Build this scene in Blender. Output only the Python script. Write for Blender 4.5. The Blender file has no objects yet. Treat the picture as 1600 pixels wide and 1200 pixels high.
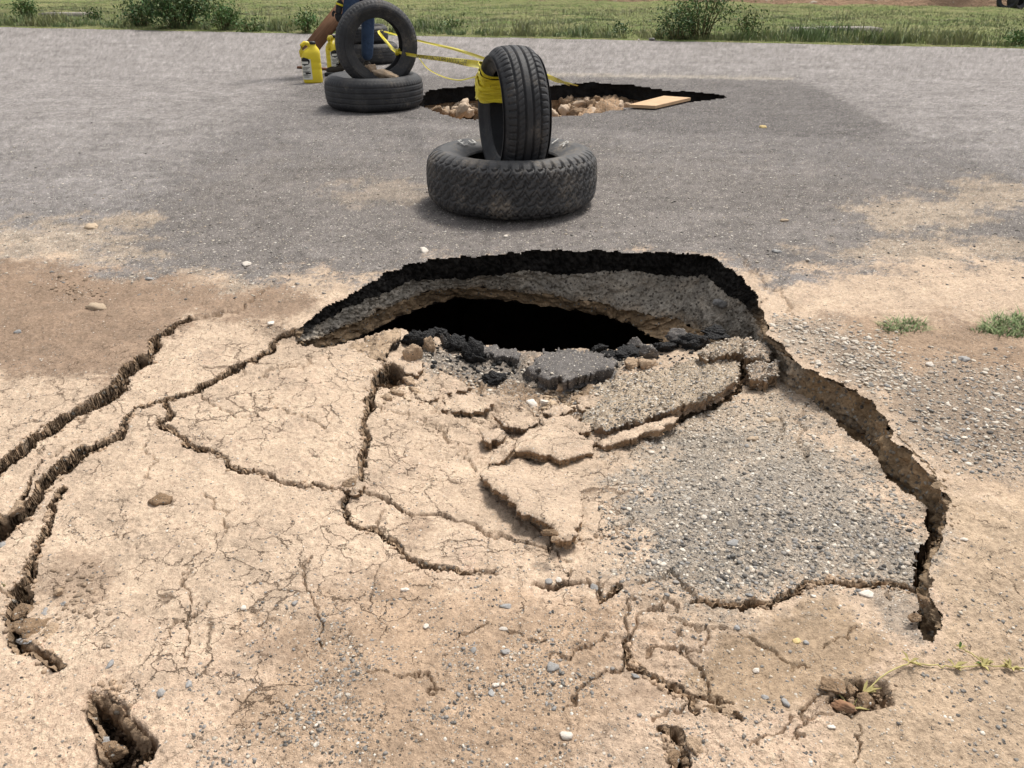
import bpy, bmesh, math, random
import numpy as np
from mathutils import Vector, Matrix
random.seed(7); rng = np.random.default_rng(11)
S = bpy.context.scene
# ------------------------------------------------------------------ camera, light, exposure
CAM_H, PITCH, FPX = 0.95, math.radians(28.5), 1200.0      # the photo is 1600 x 1200
cam = bpy.data.cameras.new('camera'); camo = bpy.data.objects.new('camera', cam)
S.collection.objects.link(camo); S.camera = camo
camo.location = (0, 0, CAM_H); camo.rotation_euler = (math.pi/2 - PITCH, 0, 0)
cam.sensor_width = 36; cam.lens = 36*FPX/1600; cam.clip_start = 0.05; cam.clip_end = 600
W = bpy.data.worlds.new('World'); S.world = W; W.use_nodes = True
SUN_EL, SUN_AZ = math.radians(62), math.radians(35)       # azimuth measured from +Y towards +X
nt = W.node_tree; nt.nodes.clear()
sky = nt.nodes.new('ShaderNodeTexSky'); sky.sky_type = 'NISHITA'; sky.sun_disc = False
sky.sun_elevation = SUN_EL; sky.sun_rotation = SUN_AZ; sky.dust_density = 4.0; sky.air_density = 1.0
hs = nt.nodes.new('ShaderNodeHueSaturation'); hs.inputs['Saturation'].default_value = 0.16
bg = nt.nodes.new('ShaderNodeBackground'); bg.inputs['Strength'].default_value = 0.115
wo = nt.nodes.new('ShaderNodeOutputWorld')
nt.links.new(sky.outputs[0], hs.inputs['Color']); nt.links.new(hs.outputs[0], bg.inputs['Color'])
nt.links.new(bg.outputs[0], wo.inputs['Surface'])
sl = bpy.data.lights.new('sun', 'SUN'); sl.energy = 2.1; sl.angle = math.radians(12); sl.color = (1, 0.94, 0.85)
so = bpy.data.objects.new('sun', sl); S.collection.objects.link(so)
sd = Vector((math.sin(SUN_AZ)*math.cos(SUN_EL), math.cos(SUN_AZ)*math.cos(SUN_EL), math.sin(SUN_EL)))
so.rotation_euler = sd.to_track_quat('Z', 'Y').to_euler(); so.location = sd*30
S.view_settings.view_transform = 'Standard'; S.view_settings.look = 'None'
S.view_settings.exposure = 0.55; S.view_settings.gamma = 1
C = S.collection
# ------------------------------------------------------------------ helpers
sp, cp = math.sin(PITCH), math.cos(PITCH)
def G(u, v, z=0.0):
    """photo position of a point lying at height z -> its place in the world"""
    u = np.asarray(u, float); v = np.asarray(v, float)
    x = (u-800)/FPX; yd = (v-600)/FPX
    t = (CAM_H-z)/(sp+yd*cp)
    return np.stack([x*t, (cp-yd*sp)*t, np.zeros_like(t)+z], -1)
def GV(u, v, z=0.0): return Vector(G(u, v, z).tolist())
def GY(u, v, Y):
    x = (u-800)/FPX; yd = (v-600)/FPX
    t = Y/(cp-yd*sp); return Vector((x*t, Y, CAM_H-t*(sp+yd*cp)))
def _hash(ix, iy, s):
    h = (ix.astype(np.int64)*374761393 + iy.astype(np.int64)*668265263 + s*982451653) & 0xffffffff
    h = ((h ^ (h >> 13))*1274126177) & 0xffffffff
    h = ((h ^ (h >> 15))*2246822519) & 0xffffffff
    return ((h ^ (h >> 16)) & 0xffffff)/float(0x1000000)
def pn(x, y, s=0):
    x0 = np.floor(x); y0 = np.floor(y); fx = x-x0; fy = y-y0
    ix = x0.astype(np.int64); iy = y0.astype(np.int64)
    def g(dx, dy):
        a = _hash(ix+dx, iy+dy, s)*2*np.pi
        return np.cos(a)*(fx-dx)+np.sin(a)*(fy-dy)
    u = fx*fx*fx*(fx*(fx*6-15)+10); w = fy*fy*fy*(fy*(fy*6-15)+10)
    a = g(0, 0); b = g(1, 0); c = g(0, 1); d = g(1, 1)
    return 1.5*((a+(b-a)*u)*(1-w)+(c+(d-c)*u)*w)
def fbm(x, y, o=4, s=0, gain=.5):
    r = 0; a = 1
    for i in range(o):
        r = r+a*pn(x*2**i, y*2**i, s+i*17); a *= gain
    return r
def voro(x, y, s=0):
    """distance to the nearest cell border, cell random"""
    ix = np.floor(x).astype(np.int64); iy = np.floor(y).astype(np.int64)
    f1 = np.full(x.shape, 9.); cx = np.zeros(x.shape); cy = np.zeros(x.shape); idr = np.zeros(x.shape)
    pts = []
    for dx in (-1, 0, 1):
        for dy in (-1, 0, 1):
            px = ix+dx+.1+.8*_hash(ix+dx, iy+dy, s); py = iy+dy+.1+.8*_hash(ix+dx, iy+dy, s+5)
            d = (px-x)**2+(py-y)**2; m = d < f1
            f1 = np.where(m, d, f1); cx = np.where(m, px, cx); cy = np.where(m, py, cy)
            idr = np.where(m, _hash(ix+dx, iy+dy, s+9), idr); pts.append((px, py))
    e = np.full(x.shape, 9.)
    for px, py in pts:
        ex = px-cx; ey = py-cy; L = np.sqrt(ex*ex+ey*ey)
        d = ((px+cx)/2-x)*ex/np.maximum(L, 1e-6)+((py+cy)/2-y)*ey/np.maximum(L, 1e-6)
        e = np.where(L > 1e-5, np.minimum(e, d), e)
    return e, idr, np.sqrt(f1)
def ss(a, b, x):
    t = np.clip((x-a)/(b-a), 0, 1); return t*t*(3-2*t)
def inpoly(u, v, P):
    c = np.zeros(np.shape(u), bool); n = len(P)
    for i in range(n):
        x1, y1 = P[i]; x2, y2 = P[(i+1) % n]
        if y1 == y2: continue
        c ^= ((y1 > v) != (y2 > v)) & (u < (x2-x1)*(v-y1)/(y2-y1)+x1)
    return c
def polydist(u, v, P, closed=True, vs=1.0):
    d = np.full(np.shape(u), 1e9); n = len(P)
    for i in range(n if closed else n-1):
        x1, y1 = P[i][:2]; x2, y2 = P[(i+1) % n][:2]
        dx, dy = x2-x1, y2-y1; L = max(dx*dx+dy*dy, 1e-9)
        t = np.clip(((u-x1)*dx+(v-y1)*dy)/L, 0, 1)
        d = np.minimum(d, np.hypot(u-x1-t*dx, (v-y1-t*dy)*vs))
    return d
def np_mesh(name, V, F, mat, parent=None, col=None, attrs=None, smooth=True, link=True):
    me = bpy.data.meshes.new(name); V = np.asarray(V, np.float32); F = np.asarray(F, np.int32)
    k = F.shape[1]; me.vertices.add(len(V)); me.vertices.foreach_set('co', V.ravel())
    me.loops.add(F.size); me.loops.foreach_set('vertex_index', F.ravel())
    me.polygons.add(len(F)); me.polygons.foreach_set('loop_start', np.arange(0, F.size, k, dtype=np.int32))
    me.polygons.foreach_set('loop_total', np.full(len(F), k, np.int32))
    me.update(calc_edges=True)
    if smooth: me.shade_smooth()
    if col is not None:
        a = me.attributes.new('Col', 'FLOAT_COLOR', 'POINT'); c4 = np.ones((len(V), 4), np.float32)
        c4[:, :3] = col; a.data.foreach_set('color', c4.ravel())
    for n_, arr in (attrs or {}).items():
        a = me.attributes.new(n_, 'FLOAT', 'POINT'); a.data.foreach_set('value', np.asarray(arr, np.float32).ravel())
    me.materials.append(mat)
    return obj(name, me, None, parent) if link else me
def obj(name, me, mat=None, parent=None):
    if isinstance(me, bmesh.types.BMesh):
        bm = me; me = bpy.data.meshes.new(name); bm.to_mesh(me); bm.free(); me.shade_smooth()
    o = bpy.data.objects.new(name, me); C.objects.link(o)
    if mat is not None: me.materials.append(mat)
    if parent is not None: o.parent = parent
    return o
def tag(o, label=None, cat=None, group=None, kind=None):
    if label: o['label'] = label
    if cat: o['category'] = cat
    if group: o['group'] = group
    if kind: o['kind'] = kind
    return o
def empty(name, loc, label=None, cat=None, group=None, rot=(0, 0, 0)):
    o = bpy.data.objects.new(name, None); C.objects.link(o); o.location = loc; o.rotation_euler = rot
    o.empty_display_size = .05
    return tag(o, label, cat, group)
def gridfaces(nr, nc, closed=False):
    i = np.arange((nr-1)*nc).reshape(nr-1, nc)
    if closed:
        a = i; b = np.roll(i, -1, 1)
    else:
        a = i[:, :-1]; b = i[:, 1:]
    return np.stack([a, b, b+nc, a+nc], -1).reshape(-1, 4)
def tube_bm(bm, pts, r, n=6):
    pts = [Vector(p) for p in pts]; rs = r if isinstance(r, (list, tuple)) else [r]*len(pts)
    rings = []
    for i, p in enumerate(pts):
        t = (pts[min(i+1, len(pts)-1)]-pts[max(i-1, 0)]).normalized()
        a = t.orthogonal().normalized() if abs(t.z) > .9 else t.cross(Vector((0, 0, 1))).normalized()
        b = t.cross(a)
        rings.append([bm.verts.new(p+(a*math.cos(2*math.pi*k/n)+b*math.sin(2*math.pi*k/n))*rs[i]) for k in range(n)])
    for A, B in zip(rings, rings[1:]):
        for k in range(n): bm.faces.new((A[k], A[(k+1) % n], B[(k+1) % n], B[k]))
    bm.faces.new(rings[0][::-1]); bm.faces.new(rings[-1])
# ------------------------------------------------------------------ materials
class M:
    def __init__(s, name, rough=.9, spec=.2):
        s.m = bpy.data.materials.new(name); s.m.use_nodes = True; s.t = s.m.node_tree; s.N = s.t.nodes; s.L = s.t.links
        s.b = s.N['Principled BSDF']; s.b.inputs['Roughness'].default_value = rough
        s.b.inputs['Specular IOR Level'].default_value = spec
        s.co = s.N.new('ShaderNodeTexCoord').outputs['Object']
    def n(s, t, **k):
        x = s.N.new(t)
        for a, b in k.items():
            if hasattr(x, a): setattr(x, a, b)
            else: x.inputs[a].default_value = b
        return x
    def noise(s, sc, det=4, ro=.55, co=None):
        x = s.n('ShaderNodeTexNoise'); x.inputs['Scale'].default_value = sc; x.inputs['Detail'].default_value = det
        x.inputs['Roughness'].default_value = ro; s.L.new(co or s.co, x.inputs['Vector']); return x.outputs['Fac']
    def vor(s, sc, feat='F1', co=None):
        x = s.n('ShaderNodeTexVoronoi'); x.feature = feat; x.inputs['Scale'].default_value = sc
        s.L.new(co or s.co, x.inputs['Vector']); return x
    def math(s, op, a, b=0.0, c=0.0, clamp=False):
        x = s.n('ShaderNodeMath'); x.operation = op; x.use_clamp = clamp
        for i, q in enumerate((a, b, c)):
            if isinstance(q, (int, float)): x.inputs[i].default_value = q
            else: s.L.new(q, x.inputs[i])
        return x.outputs[0]
    def mr(s, v, a, b, c=0, d=1):
        x = s.n('ShaderNodeMapRange'); s.L.new(v, x.inputs[0])
        for i, q in enumerate((a, b, c, d)):
            if isinstance(q, (int, float)): x.inputs[1+i].default_value = q
            else: s.L.new(q, x.inputs[1+i])
        return x.outputs[0]
    def mix(s, f, a, b, mode='MIX'):
        x = s.n('ShaderNodeMix'); x.data_type = 'RGBA'; x.blend_type = mode
        for i, q in ((0, f), (6, a), (7, b)):
            if isinstance(q, (int, float)): x.inputs[i].default_value = q
            elif isinstance(q, tuple): x.inputs[i].default_value = (*q, 1)
            else: s.L.new(q, x.inputs[i])
        return x.outputs[2]
    def ramp(s, v, stops, interp='LINEAR'):
        x = s.n('ShaderNodeValToRGB'); e = x.color_ramp.elements; x.color_ramp.interpolation = interp
        while len(e) < len(stops): e.new(.5)
        for q, (p, c) in zip(e, stops): q.position = p; q.color = (*c, 1)
        s.L.new(v, x.inputs[0]); return x.outputs[0]
    def attr(s, n_):
        x = s.n('ShaderNodeAttribute'); x.attribute_name = n_; return x
    def color(s, c):
        if isinstance(c, tuple): s.b.inputs['Base Color'].default_value = (*c, 1)
        else: s.L.new(c, s.b.inputs['Base Color'])
        return s
    def bump(s, h, dist=.002, st=1.0, prev=None):
        x = s.n('ShaderNodeBump'); x.inputs['Strength'].default_value = st; x.inputs['Distance'].default_value = dist
        s.L.new(h, x.inputs['Height'])
        if prev: s.L.new(prev, x.inputs['Normal'])
        s.L.new(x.outputs[0], s.b.inputs['Normal']); return x.outputs[0]

def ground_mat(name, has_col=True, base=(.4, .3, .2), scale=1.0, gravd=.25):
    m = M(name, .95, .15)
    col = m.attr('Col').outputs['Color'] if has_col else None
    g = m.attr('grav').outputs['Fac'] if has_col else None
    n1 = m.noise(9*scale, 5, .6); n2 = m.noise(110*scale, 4, .65); n3 = m.noise(420*scale, 3, .6)
    c = m.mix(.35, col if has_col else base, m.ramp(n1, [(.3, (.30, .30, .30)), (.7, (.72, .70, .68))]), 'OVERLAY')
    c = m.mix(.42, c, m.ramp(n2, [(.25, (.18, .17, .16)), (.5, (.5, .5, .5)), (.75, (.78, .78, .78))]), 'OVERLAY')
    c = m.mix(.40, c, m.ramp(n3, [(.3, (.2, .2, .2)), (.7, (.8, .8, .8))]), 'OVERLAY')
    h = None
    if has_col:
        wn = m.n('ShaderNodeTexNoise'); wn.inputs['Scale'].default_value = 22; wn.inputs['Detail'].default_value = 5; wn.inputs['Roughness'].default_value = .62; m.L.new(m.co, wn.inputs['Vector'])
        vm = m.n('ShaderNodeVectorMath'); vm.operation = 'MULTIPLY_ADD'; m.L.new(wn.outputs['Color'], vm.inputs[0]); vm.inputs[1].default_value = (.075, .075, 0); m.L.new(m.co, vm.inputs[2])
        fl = m.n('ShaderNodeVectorMath'); fl.operation = 'MULTIPLY'; m.L.new(vm.outputs[0], fl.inputs[0]); fl.inputs[1].default_value = (1, 1, 0)
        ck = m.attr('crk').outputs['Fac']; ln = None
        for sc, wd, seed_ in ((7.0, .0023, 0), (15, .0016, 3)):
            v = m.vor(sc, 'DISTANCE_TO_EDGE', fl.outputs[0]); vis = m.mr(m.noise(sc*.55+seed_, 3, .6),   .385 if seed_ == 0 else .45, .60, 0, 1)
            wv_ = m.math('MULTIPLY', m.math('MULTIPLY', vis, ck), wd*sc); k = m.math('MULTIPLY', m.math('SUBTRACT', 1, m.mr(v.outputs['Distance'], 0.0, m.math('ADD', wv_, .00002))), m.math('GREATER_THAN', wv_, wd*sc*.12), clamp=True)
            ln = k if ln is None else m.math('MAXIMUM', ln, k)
        c = m.mix(m.math('MULTIPLY', ln, .88), c, (.125, .082, .053)); CR = ln  # hairline cracks painted as dark lines, standing in for their shade
    for sc, off, amp in ((330*scale, 0.0, 1.0), (150*scale, .0, 1.6), (70*scale, .35, 2.2)):
        v = m.vor(sc)
        sep = m.n('ShaderNodeSeparateColor'); m.L.new(v.outputs['Color'], sep.inputs[0])
        thr = m.math('SUBTRACT', 1.0+off, g if has_col else gravd)
        sel = m.math('GREATER_THAN', sep.outputs[0], thr)
        shp = m.mr(v.outputs['Distance'], .32, .42, 1, 0)
        k = m.math('MULTIPLY', sel, shp, clamp=True)
        sc_ = m.ramp(sep.outputs[1], [(0, (.07, .062, .055)), (.3, (.14, .128, .115)), (.5, (.25, .23, .21)), (.72, (.38, .33, .27)), (.9, (.62, .57, .5)), (1, (.75, .72, .66))])
        c = m.mix(k, c, sc_)
        hh = m.math('MULTIPLY', k, m.math('MULTIPLY', m.math('SUBTRACT', .5, v.outputs['Distance']), amp))
        h = hh if h is None else m.math('ADD', h, hh)
    m.color(c)
    h = m.math('ADD', m.math('MULTIPLY', n2, 1.9), h)
    h = m.math('ADD', h, m.math('MULTIPLY', n3, .5))
    h1 = m.bump(h, .0035/scale, .9)
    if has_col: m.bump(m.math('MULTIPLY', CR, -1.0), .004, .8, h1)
    return m.m
MAT = {}
MAT['ground'] = ground_mat('earth')
MAT['asphalt_far'] = None
def simple(name, c1, c2, sc=30, rough=.9, bump=.002, spec=.2, sc2=200):
    m = M(name, rough, spec); a = m.noise(sc, 5, .6); b = m.noise(sc2, 4, .6)
    c = m.mix(m.mr(a, .35, .65), c1, c2); c = m.mix(.4, c, m.ramp(b, [(.3, (.25, .25, .25)), (.7, (.75, .75, .75))]), 'OVERLAY')
    m.color(c); m.bump(m.math('ADD', a, m.math('MULTIPLY', b, .6)), bump, .8); return m.m
def vcol(name, rough=.9, bump=.0015, sc=300, spec=.25):
    m = M(name, rough, spec); a = m.noise(sc, 4, .6)
    m.color(m.mix(.35, m.attr('Col').outputs['Color'], m.ramp(a, [(.3, (.25, .25, .25)), (.7, (.75, .75, .75))]), 'OVERLAY'))
    m.bump(a, bump, .7); return m.m
MAT['stone'] = vcol('stone', .8, .001)
def strata():
    m = M('soil wall', .95, .1)
    n1 = m.noise(14, 5, .65); n2 = m.noise(130, 4, .65); n3 = m.noise(45, 4, .6)
    c = m.mix(.55, m.attr('Col').outputs['Color'], m.ramp(n1, [(.3, (.22, .22, .22)), (.7, (.78, .75, .7))]), 'OVERLAY')
    c = m.mix(.5, c, m.ramp(n2, [(.3, (.15, .15, .15)), (.7, (.85, .85, .85))]), 'OVERLAY')
    v = m.vor(75); sep = m.n('ShaderNodeSeparateColor'); m.L.new(v.outputs['Color'], sep.inputs[0])
    k = m.math('MULTIPLY', m.math('GREATER_THAN', sep.outputs[0], m.math('SUBTRACT', 1.0, m.attr('grav').outputs['Fac'])), m.mr(v.outputs['Distance'], .3, .42, 1, 0))
    c = m.mix(k, c, m.ramp(sep.outputs[1], [(0, (.13, .115, .10)), (.5, (.26, .23, .19)), (1, (.52, .47, .40))]))
    m.color(c)
    h = m.math('ADD', m.math('MULTIPLY', n2, .5), m.math('MULTIPLY', n3, 1.0))
    h = m.math('ADD', h, m.math('MULTIPLY', k, m.math('SUBTRACT', .6, v.outputs['Distance'])))
    m.bump(h, .008, 1.0); return m.m
MAT['strata'] = strata()
def asph():
    m = M('broken asphalt', .75, .35); n = m.noise(60, 5, .7); v = m.vor(170)
    c = m.mix(m.mr(n, .3, .7), (.008, .008, .009), (.03, .029, .029)); m.color(c)
    m.bump(m.math('ADD', n, m.math('MULTIPLY', v.outputs['Distance'], 1.2)), .006, 1.0); return m.m
MAT['asphalt_black'] = asph()
MAT['asphalt_grey'] = ground_mat('grey asphalt crust', False, (.15, .14, .135), 1.0, .3)
MAT['clod'] = ground_mat('dry clod', False, (.42, .31, .215), 1.0, .12)
MAT['clod_brown'] = ground_mat('brown clod', False, (.26, .18, .115), 1.0, .15)
MAT['clod_gravel'] = ground_mat('gravelly crust', False, (.36, .28, .205), 1.0, .65)
MAT['dark'] = simple('shade darkened soil', (.035, .028, .022), (.06, .045, .035), 8, .95, .02)  # soil colour darkened so the void reads as black shade
# ------------------------------------------------------------------ the ground, surveyed
def axis(a, b, step, lo, hi, gr=1.25):
    core = list(np.arange(a, b+step, step)); s = step; x = core[-1]; up = []
    while x < hi: s *= gr; x += s; up.append(x)
    s = step; x = core[0]; dn = []
    while x > lo: s *= gr; x -= s; dn.append(x)
    return np.array(dn[::-1]+core+up)
Uax = axis(-130, 1730, 1.9, -3500, 5100)
near = axis(372, 1300, 1.8, 371.5, 2600); near = near[near >= 372]
far = np.concatenate([np.arange(14, 122, 3.0), np.arange(122, 192, 1.4), np.arange(192, 371, 2.6)])
Vax = np.concatenate([far, near]); NR, NC = len(Vax), len(Uax)
U, V = np.meshgrid(Uax, Vax)
# ragged edges: every outline below is read through this small warp, in ground metres
P0 = G(U, V); X0, Y0 = P0[..., 0], P0[..., 1]
pxm = FPX/np.hypot(Y0, CAM_H)*1.0                       # photo pixels per metre here
wu = fbm(X0*13, Y0*13, 5, 3, .60)*.011*pxm; wv = fbm(X0*13, Y0*13, 5, 57, .60)*.009*pxm
wu = np.clip(wu, -10, 10); wv = np.clip(wv, -8, 8)
UW, VW = U+wu, V+wv
RIM = [(463,522),(480,503),(500,485),(540,464),(570,446),(600,430),(640,412),(700,402),(780,398),(860,390),(950,393),(1050,395),(1110,398),(1140,420),(1180,455),(1192,482),(1200,520),(1240,560),(1300,592),(1370,625),(1395,680),(1445,725),(1485,780),(1475,830),(1455,880),(1458,935),(1470,985),(1458,1008)]
NEAR = [(1440,1000),(1432,960),(1430,905),(1435,870),(1450,830),(1445,795),(1420,772),(1400,750),(1360,712),(1310,665),(1270,622),(1240,600),(1215,584),(1195,560),(1185,535),(1165,528),(1100,538),(1020,540),(930,546),(880,547),(830,554),(790,547),(740,537),(700,524),(640,520),(627,512),(560,532),(500,543),(466,541)]
HOLE = RIM+NEAR
SLAB = [(470,536),(560,500),(700,470),(1000,490),(1150,500),(1194,530),(1225,570),(1275,607),(1340,650),(1385,700),(1430,755),(1460,790),(1458,850),(1444,900),(1443,960),(1452,1004),
        (1380,1080),(1290,1112),(1090,1118),(900,1130),(500,1170),(245,1185),(130,1080),(22,985),(-10,860),(-130,870),(-60,790),(0,733),(45,690),(85,668),(150,628),(180,612),(195,585),(235,560),(245,530),(275,510),(300,497),(400,500),(460,519)]
ctrl = np.array([(300,500,0),(150,628,-.008),(0,733,-.008),(0,860,-.004),(20,985,-.004),(130,1080,0),(245,1185,0),(500,1170,0),(900,1130,0),(1090,1118,0),(1290,1112,-.004),(1380,1080,-.004),
 (300,560,-.015),(200,800,-.02),(460,530,-.02),(500,600,-.03),(500,720,-.035),(450,850,-.025),(400,1000,-.01),(540,538,-.05),(610,560,-.08),(650,530,-.12),(580,650,-.04),(650,600,-.09),(660,680,-.095),
 (760,620,-.15),(720,560,-.17),(800,570,-.20),(850,600,-.19),(900,560,-.20),(1000,560,-.17),(1090,550,-.13),(1180,545,-.10),(700,750,-.10),(820,690,-.13),(820,780,-.10),(850,850,-.06),(950,750,-.10),(1000,640,-.14),
 (1100,650,-.10),(1200,610,-.085),(1300,700,-.07),(1400,790,-.06),(1200,850,-.05),(1430,880,-.05),(1430,980,-.03),(1100,930,-.03),(720,900,-.03),(950,960,-.025),(1200,1000,-.025),(800,1050,-.006),(1000,850,-.05),
 (600,800,-.05),(350,720,-.025),(760,470,-.26),(1000,490,-.24),(1150,500,-.15)], float)
def rbf(u, v, c=ctrl, k=95.0):
    num = 0; den = 0
    for (a, b, z) in c:
        d2 = ((u-a)**2+(v-b)**2)/(k*k); w = np.exp(-d2)+.02/(1+d2*d2*4)
        num = num+w*z; den = den+w
    return num/den
mask = inpoly(U, V, SLAB)
Hm = np.zeros_like(U); Hm[mask] = rbf(U[mask], V[mask])
edge_top = polydist(U[mask], V[mask], [(290,500),(345,496),(400,500),(455,517)], False)
Hm[mask] *= ss(-4, 26, edge_top)
edge_bottom = polydist(U[mask], V[mask], [(1452,1004),(1380,1080),(1290,1112),(1090,1118),(900,1130),(500,1170),(245,1185),(130,1080),(22,985)], False)
Hm[mask] *= ss(0, 60, edge_bottom)
# broad undulation, away from the tyres
P = G(U, V, Hm); X, Y = P[..., 0].copy(), P[..., 1].copy()
asph_line = np.interp(UW, [-3500,-100,0,200,330,450,560,700,1100,1200,1300,1420,1600,5100], [395,395,398,425,445,432,440,420,410,432,425,410,402,400])
asph_m = ss(16, -16, VW-asph_line+fbm(X*5, Y*5, 5, 90, .65)*26+fbm(X*60, Y*60, 3, 92, .7)*14)
DZ = np.zeros_like(U)
near_w = ss(5.5, 3.0, Y0)
DZ += (fbm(X*3.2, Y*3.2, 3, 21)*.006)*(1-asph_m)*near_w
fine = fbm(X*34, Y*34, 5, 31, .58)
dirt_w = (1-asph_m)*near_w
DZ += fine*(.0028*dirt_w+.0008*asph_m*near_w)
# lumpy trodden parts
lump = ss(0, .6, fbm(X*6, Y*6, 3, 44))
DZ += lump*fbm(X*60, Y*60, 3, 45)*.003*dirt_w
# shrinkage-crack network in the pale crust
def net(sc, s, wm, dep, warp=.10, vis=-.05):
    wx = X*sc+fbm(X*sc*2.2, Y*sc*2.2, 4, s)*warp*2.2; wy = Y*sc+fbm(X*sc*2.2, Y*sc*2.2, 4, s+40)*warp*2.2
    e, idr, _ = voro(wx, wy, s); e = e/sc
    on = ss(vis-.15, vis+.25, fbm(X*sc*.8, Y*sc*.8, 3, s+7))
    w = wm*(.25+.95*on)
    return dep*on*ss(1.0, 0.0, e/np.maximum(w, 1e-5))
pale = ss(-25, 25, polydist(U, V, [(0,600),(300,500),(560,540),(700,600),(900,640),(1050,640),(980,800),(1000,930),(800,960),(560,980),(420,1130),(200,1110),(60,900),(-130,900),(-130,560)])*np.where(inpoly(U, V, [(0,600),(300,500),(560,540),(700,600),(900,640),(1050,640),(980,800),(1000,930),(800,960),(560,980),(420,1130),(200,1110),(60,900),(-130,900),(-130,560)]), 1, -1))
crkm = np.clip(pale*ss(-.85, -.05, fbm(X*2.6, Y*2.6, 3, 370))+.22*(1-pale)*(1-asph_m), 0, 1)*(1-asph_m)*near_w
crk = np.exp(-(((U-800)/230)**2+((V-680)/80)**2))*net(13, 181, .0034, .009, .3, -.05)*near_w
DZ -= crk
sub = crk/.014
# the fissures
def carve(pts, w, dep, pr=.12, warp=1.0):
    dep = dep*1.5 if dep > .06 else dep*1.15 if dep > .03 else dep*1.1
    """pts in photo pixels; w half width (px) or list per point; steep sides, ragged"""
    ws = w if isinstance(w, (list, tuple)) else [w]*len(pts)
    mx = max(ws)+12
    for (x1, y1), (x2, y2), w1, w2 in zip(pts, pts[1:], ws, ws[1:]):
        c0, c1 = np.searchsorted(Uax, (min(x1, x2)-mx, max(x1, x2)+mx)); r0, r1 = np.searchsorted(Vax, (min(y1, y2)-mx, max(y1, y2)+mx))
        if c1 <= c0 or r1 <= r0: continue
        sl_ = (slice(r0, r1), slice(c0, c1)); u = U[sl_]+wu[sl_]*warp; v = V[sl_]+wv[sl_]*warp
        dx, dy = x2-x1, y2-y1; t = np.clip(((u-x1)*dx+(v-y1)*dy)/max(dx*dx+dy*dy, 1e-9), 0, 1)
        d = np.hypot(u-x1-t*dx, v-y1-t*dy)/(w1+(w2-w1)*t)
        k = np.clip((1-d)/(1-pr), 0, 1)**.62*dep*np.minimum(1, .35+(w1+(w2-w1)*t)/6)
        FIS[sl_] = np.maximum(FIS[sl_], k)
FIS = np.zeros_like(U)
L1 = [(-130,850),(-60,790),(0,733),(22,712),(48,690),(85,668),(150,628),(180,612),(195,585),(235,560),(245,530),(275,510),(300,497)]
carve(L1, [7,7,8,8,7,8,8.5,9.5,9.5,7,6,4.5,2.5], .11, .72)
carve([(300,497),(330,490),(365,487),(400,462),(430,440)], [3,2.5,2,2,1], .02)
carve([(52,675),(50,700),(35,715),(10,730)], [4,6,5,3], .08)
L2a = [(462,520),(430,530),(425,548),(400,560),(355,578),(320,600),(290,615),(258,624)]
carve(L2a, [4,4,4.2,4,3.5,4.5,3.5,2.5], .07, .6)
L2b = [(258,622),(210,637),(205,650),(190,672),(150,703),(125,712),(95,735),(70,760),(45,790),(20,815),(-30,860)]
carve(L2b, [1.8,2.2,3.5,4.5,6,8,9.5,9,10,9,8], .11, .72)
L3 = [(258,624),(268,640),(245,660),(272,672),(290,692),(350,715),(358,730),(395,733),(420,745),(440,752),(500,760),(560,766)]
carve(L3, [4.5,4.5,4,4,4.5,3.5,3,2.5,2,2,1.8,1.5], .05)
L4 = [(100,765),(80,790),(70,830),(50,870),(42,900),(30,930),(20,960),(25,1000),(60,1020),(85,1038)]
carve(L4, [3,4,4.5,6,9,14,14,11,12,13], .13, .72)
carve([(62,722),(45,755),(25,790),(14,822)], [2,3,4,9], .06)
carve([(-20,830),(12,818)], [16,13], .10)
C1 = [(612,578),(600,592),(583,605),(573,640),(568,680),(574,700),(562,742)]
carve(C1, [13,14,7,5,4.5,5,4], .07, .6)
C2 = [(562,742),(548,765),(537,790),(545,810),(565,828),(595,832),(610,850),(640,875),(690,885),(730,893),(775,893)]
carve(C2, [4,5,4,3.5,4,4,4,3,3.5,3,1], .045)
C3 = [(548,765),(600,780),(640,800),(700,805),(760,830),(820,845),(858,858),(890,845)]
carve(C3, [3,3,2.6,3,2.6,2,2,1.5], .025)
for q in ([(592,800),(597,830)], [(665,600),(668,625),(682,640),(720,650),(765,643)], [(740,600),(760,630),(790,640)], [(560,580),(620,595)],
          [(475,575),(500,560),(520,565)], [(400,585),(470,568)], [(375,578),(395,560)], [(1220,640),(1222,665),(1210,690)], [(1263,618),(1255,650),(1252,690),(1256,715)],
          [(1155,400),(1165,412),(1192,432)], [(1180,430),(1205,452),(1222,462),(1240,492)], [(1200,470),(1192,480)], [(1040,975),(1058,972),(1110,985),(1170,1000),(1210,1020),(1262,1042)], [(1060,990),(1052,1005)],
          [(1290,1012),(1330,995),(1345,975)], [(940,1005),(900,1022),(855,1032)], [(1005,935),(1030,950),(1062,943)], [(790,640),(870,650),(910,675)], [(0,912),(22,924)],
          [(1385,925),(1395,945)], [(1090,1100),(1050,1110),(1020,1118)], [(240,1000),(300,960),(330,940)], [(225,690),(240,720),(235,750)], [(350,830),(345,800),(330,780)],
          [(900,660),(940,650),(1000,670)],[(880,640),(960,665),(1000,660)],[(1240,1150),(1262,1100),(1290,1075)],[(1180,1160),(1215,1140),(1240,1115)],
          [(60,715),(105,700),(130,690)], [(480,860),(470,910),(500,960),(495,1010)], [(300,880),(290,930),(297,985),(300,1040)]):
    carve(q, 2.2, .016, warp=1.7)
R1 = [(1165,600),(1120,628),(1060,652),(1000,680),(940,692),(925,702)]
carve(R1, [7,7,5,5,4,3], .05)
R3 = [(1085,940),(1100,936),(1205,948),(1225,930),(1250,924),(1300,908),(1350,915),(1425,921)]
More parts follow.
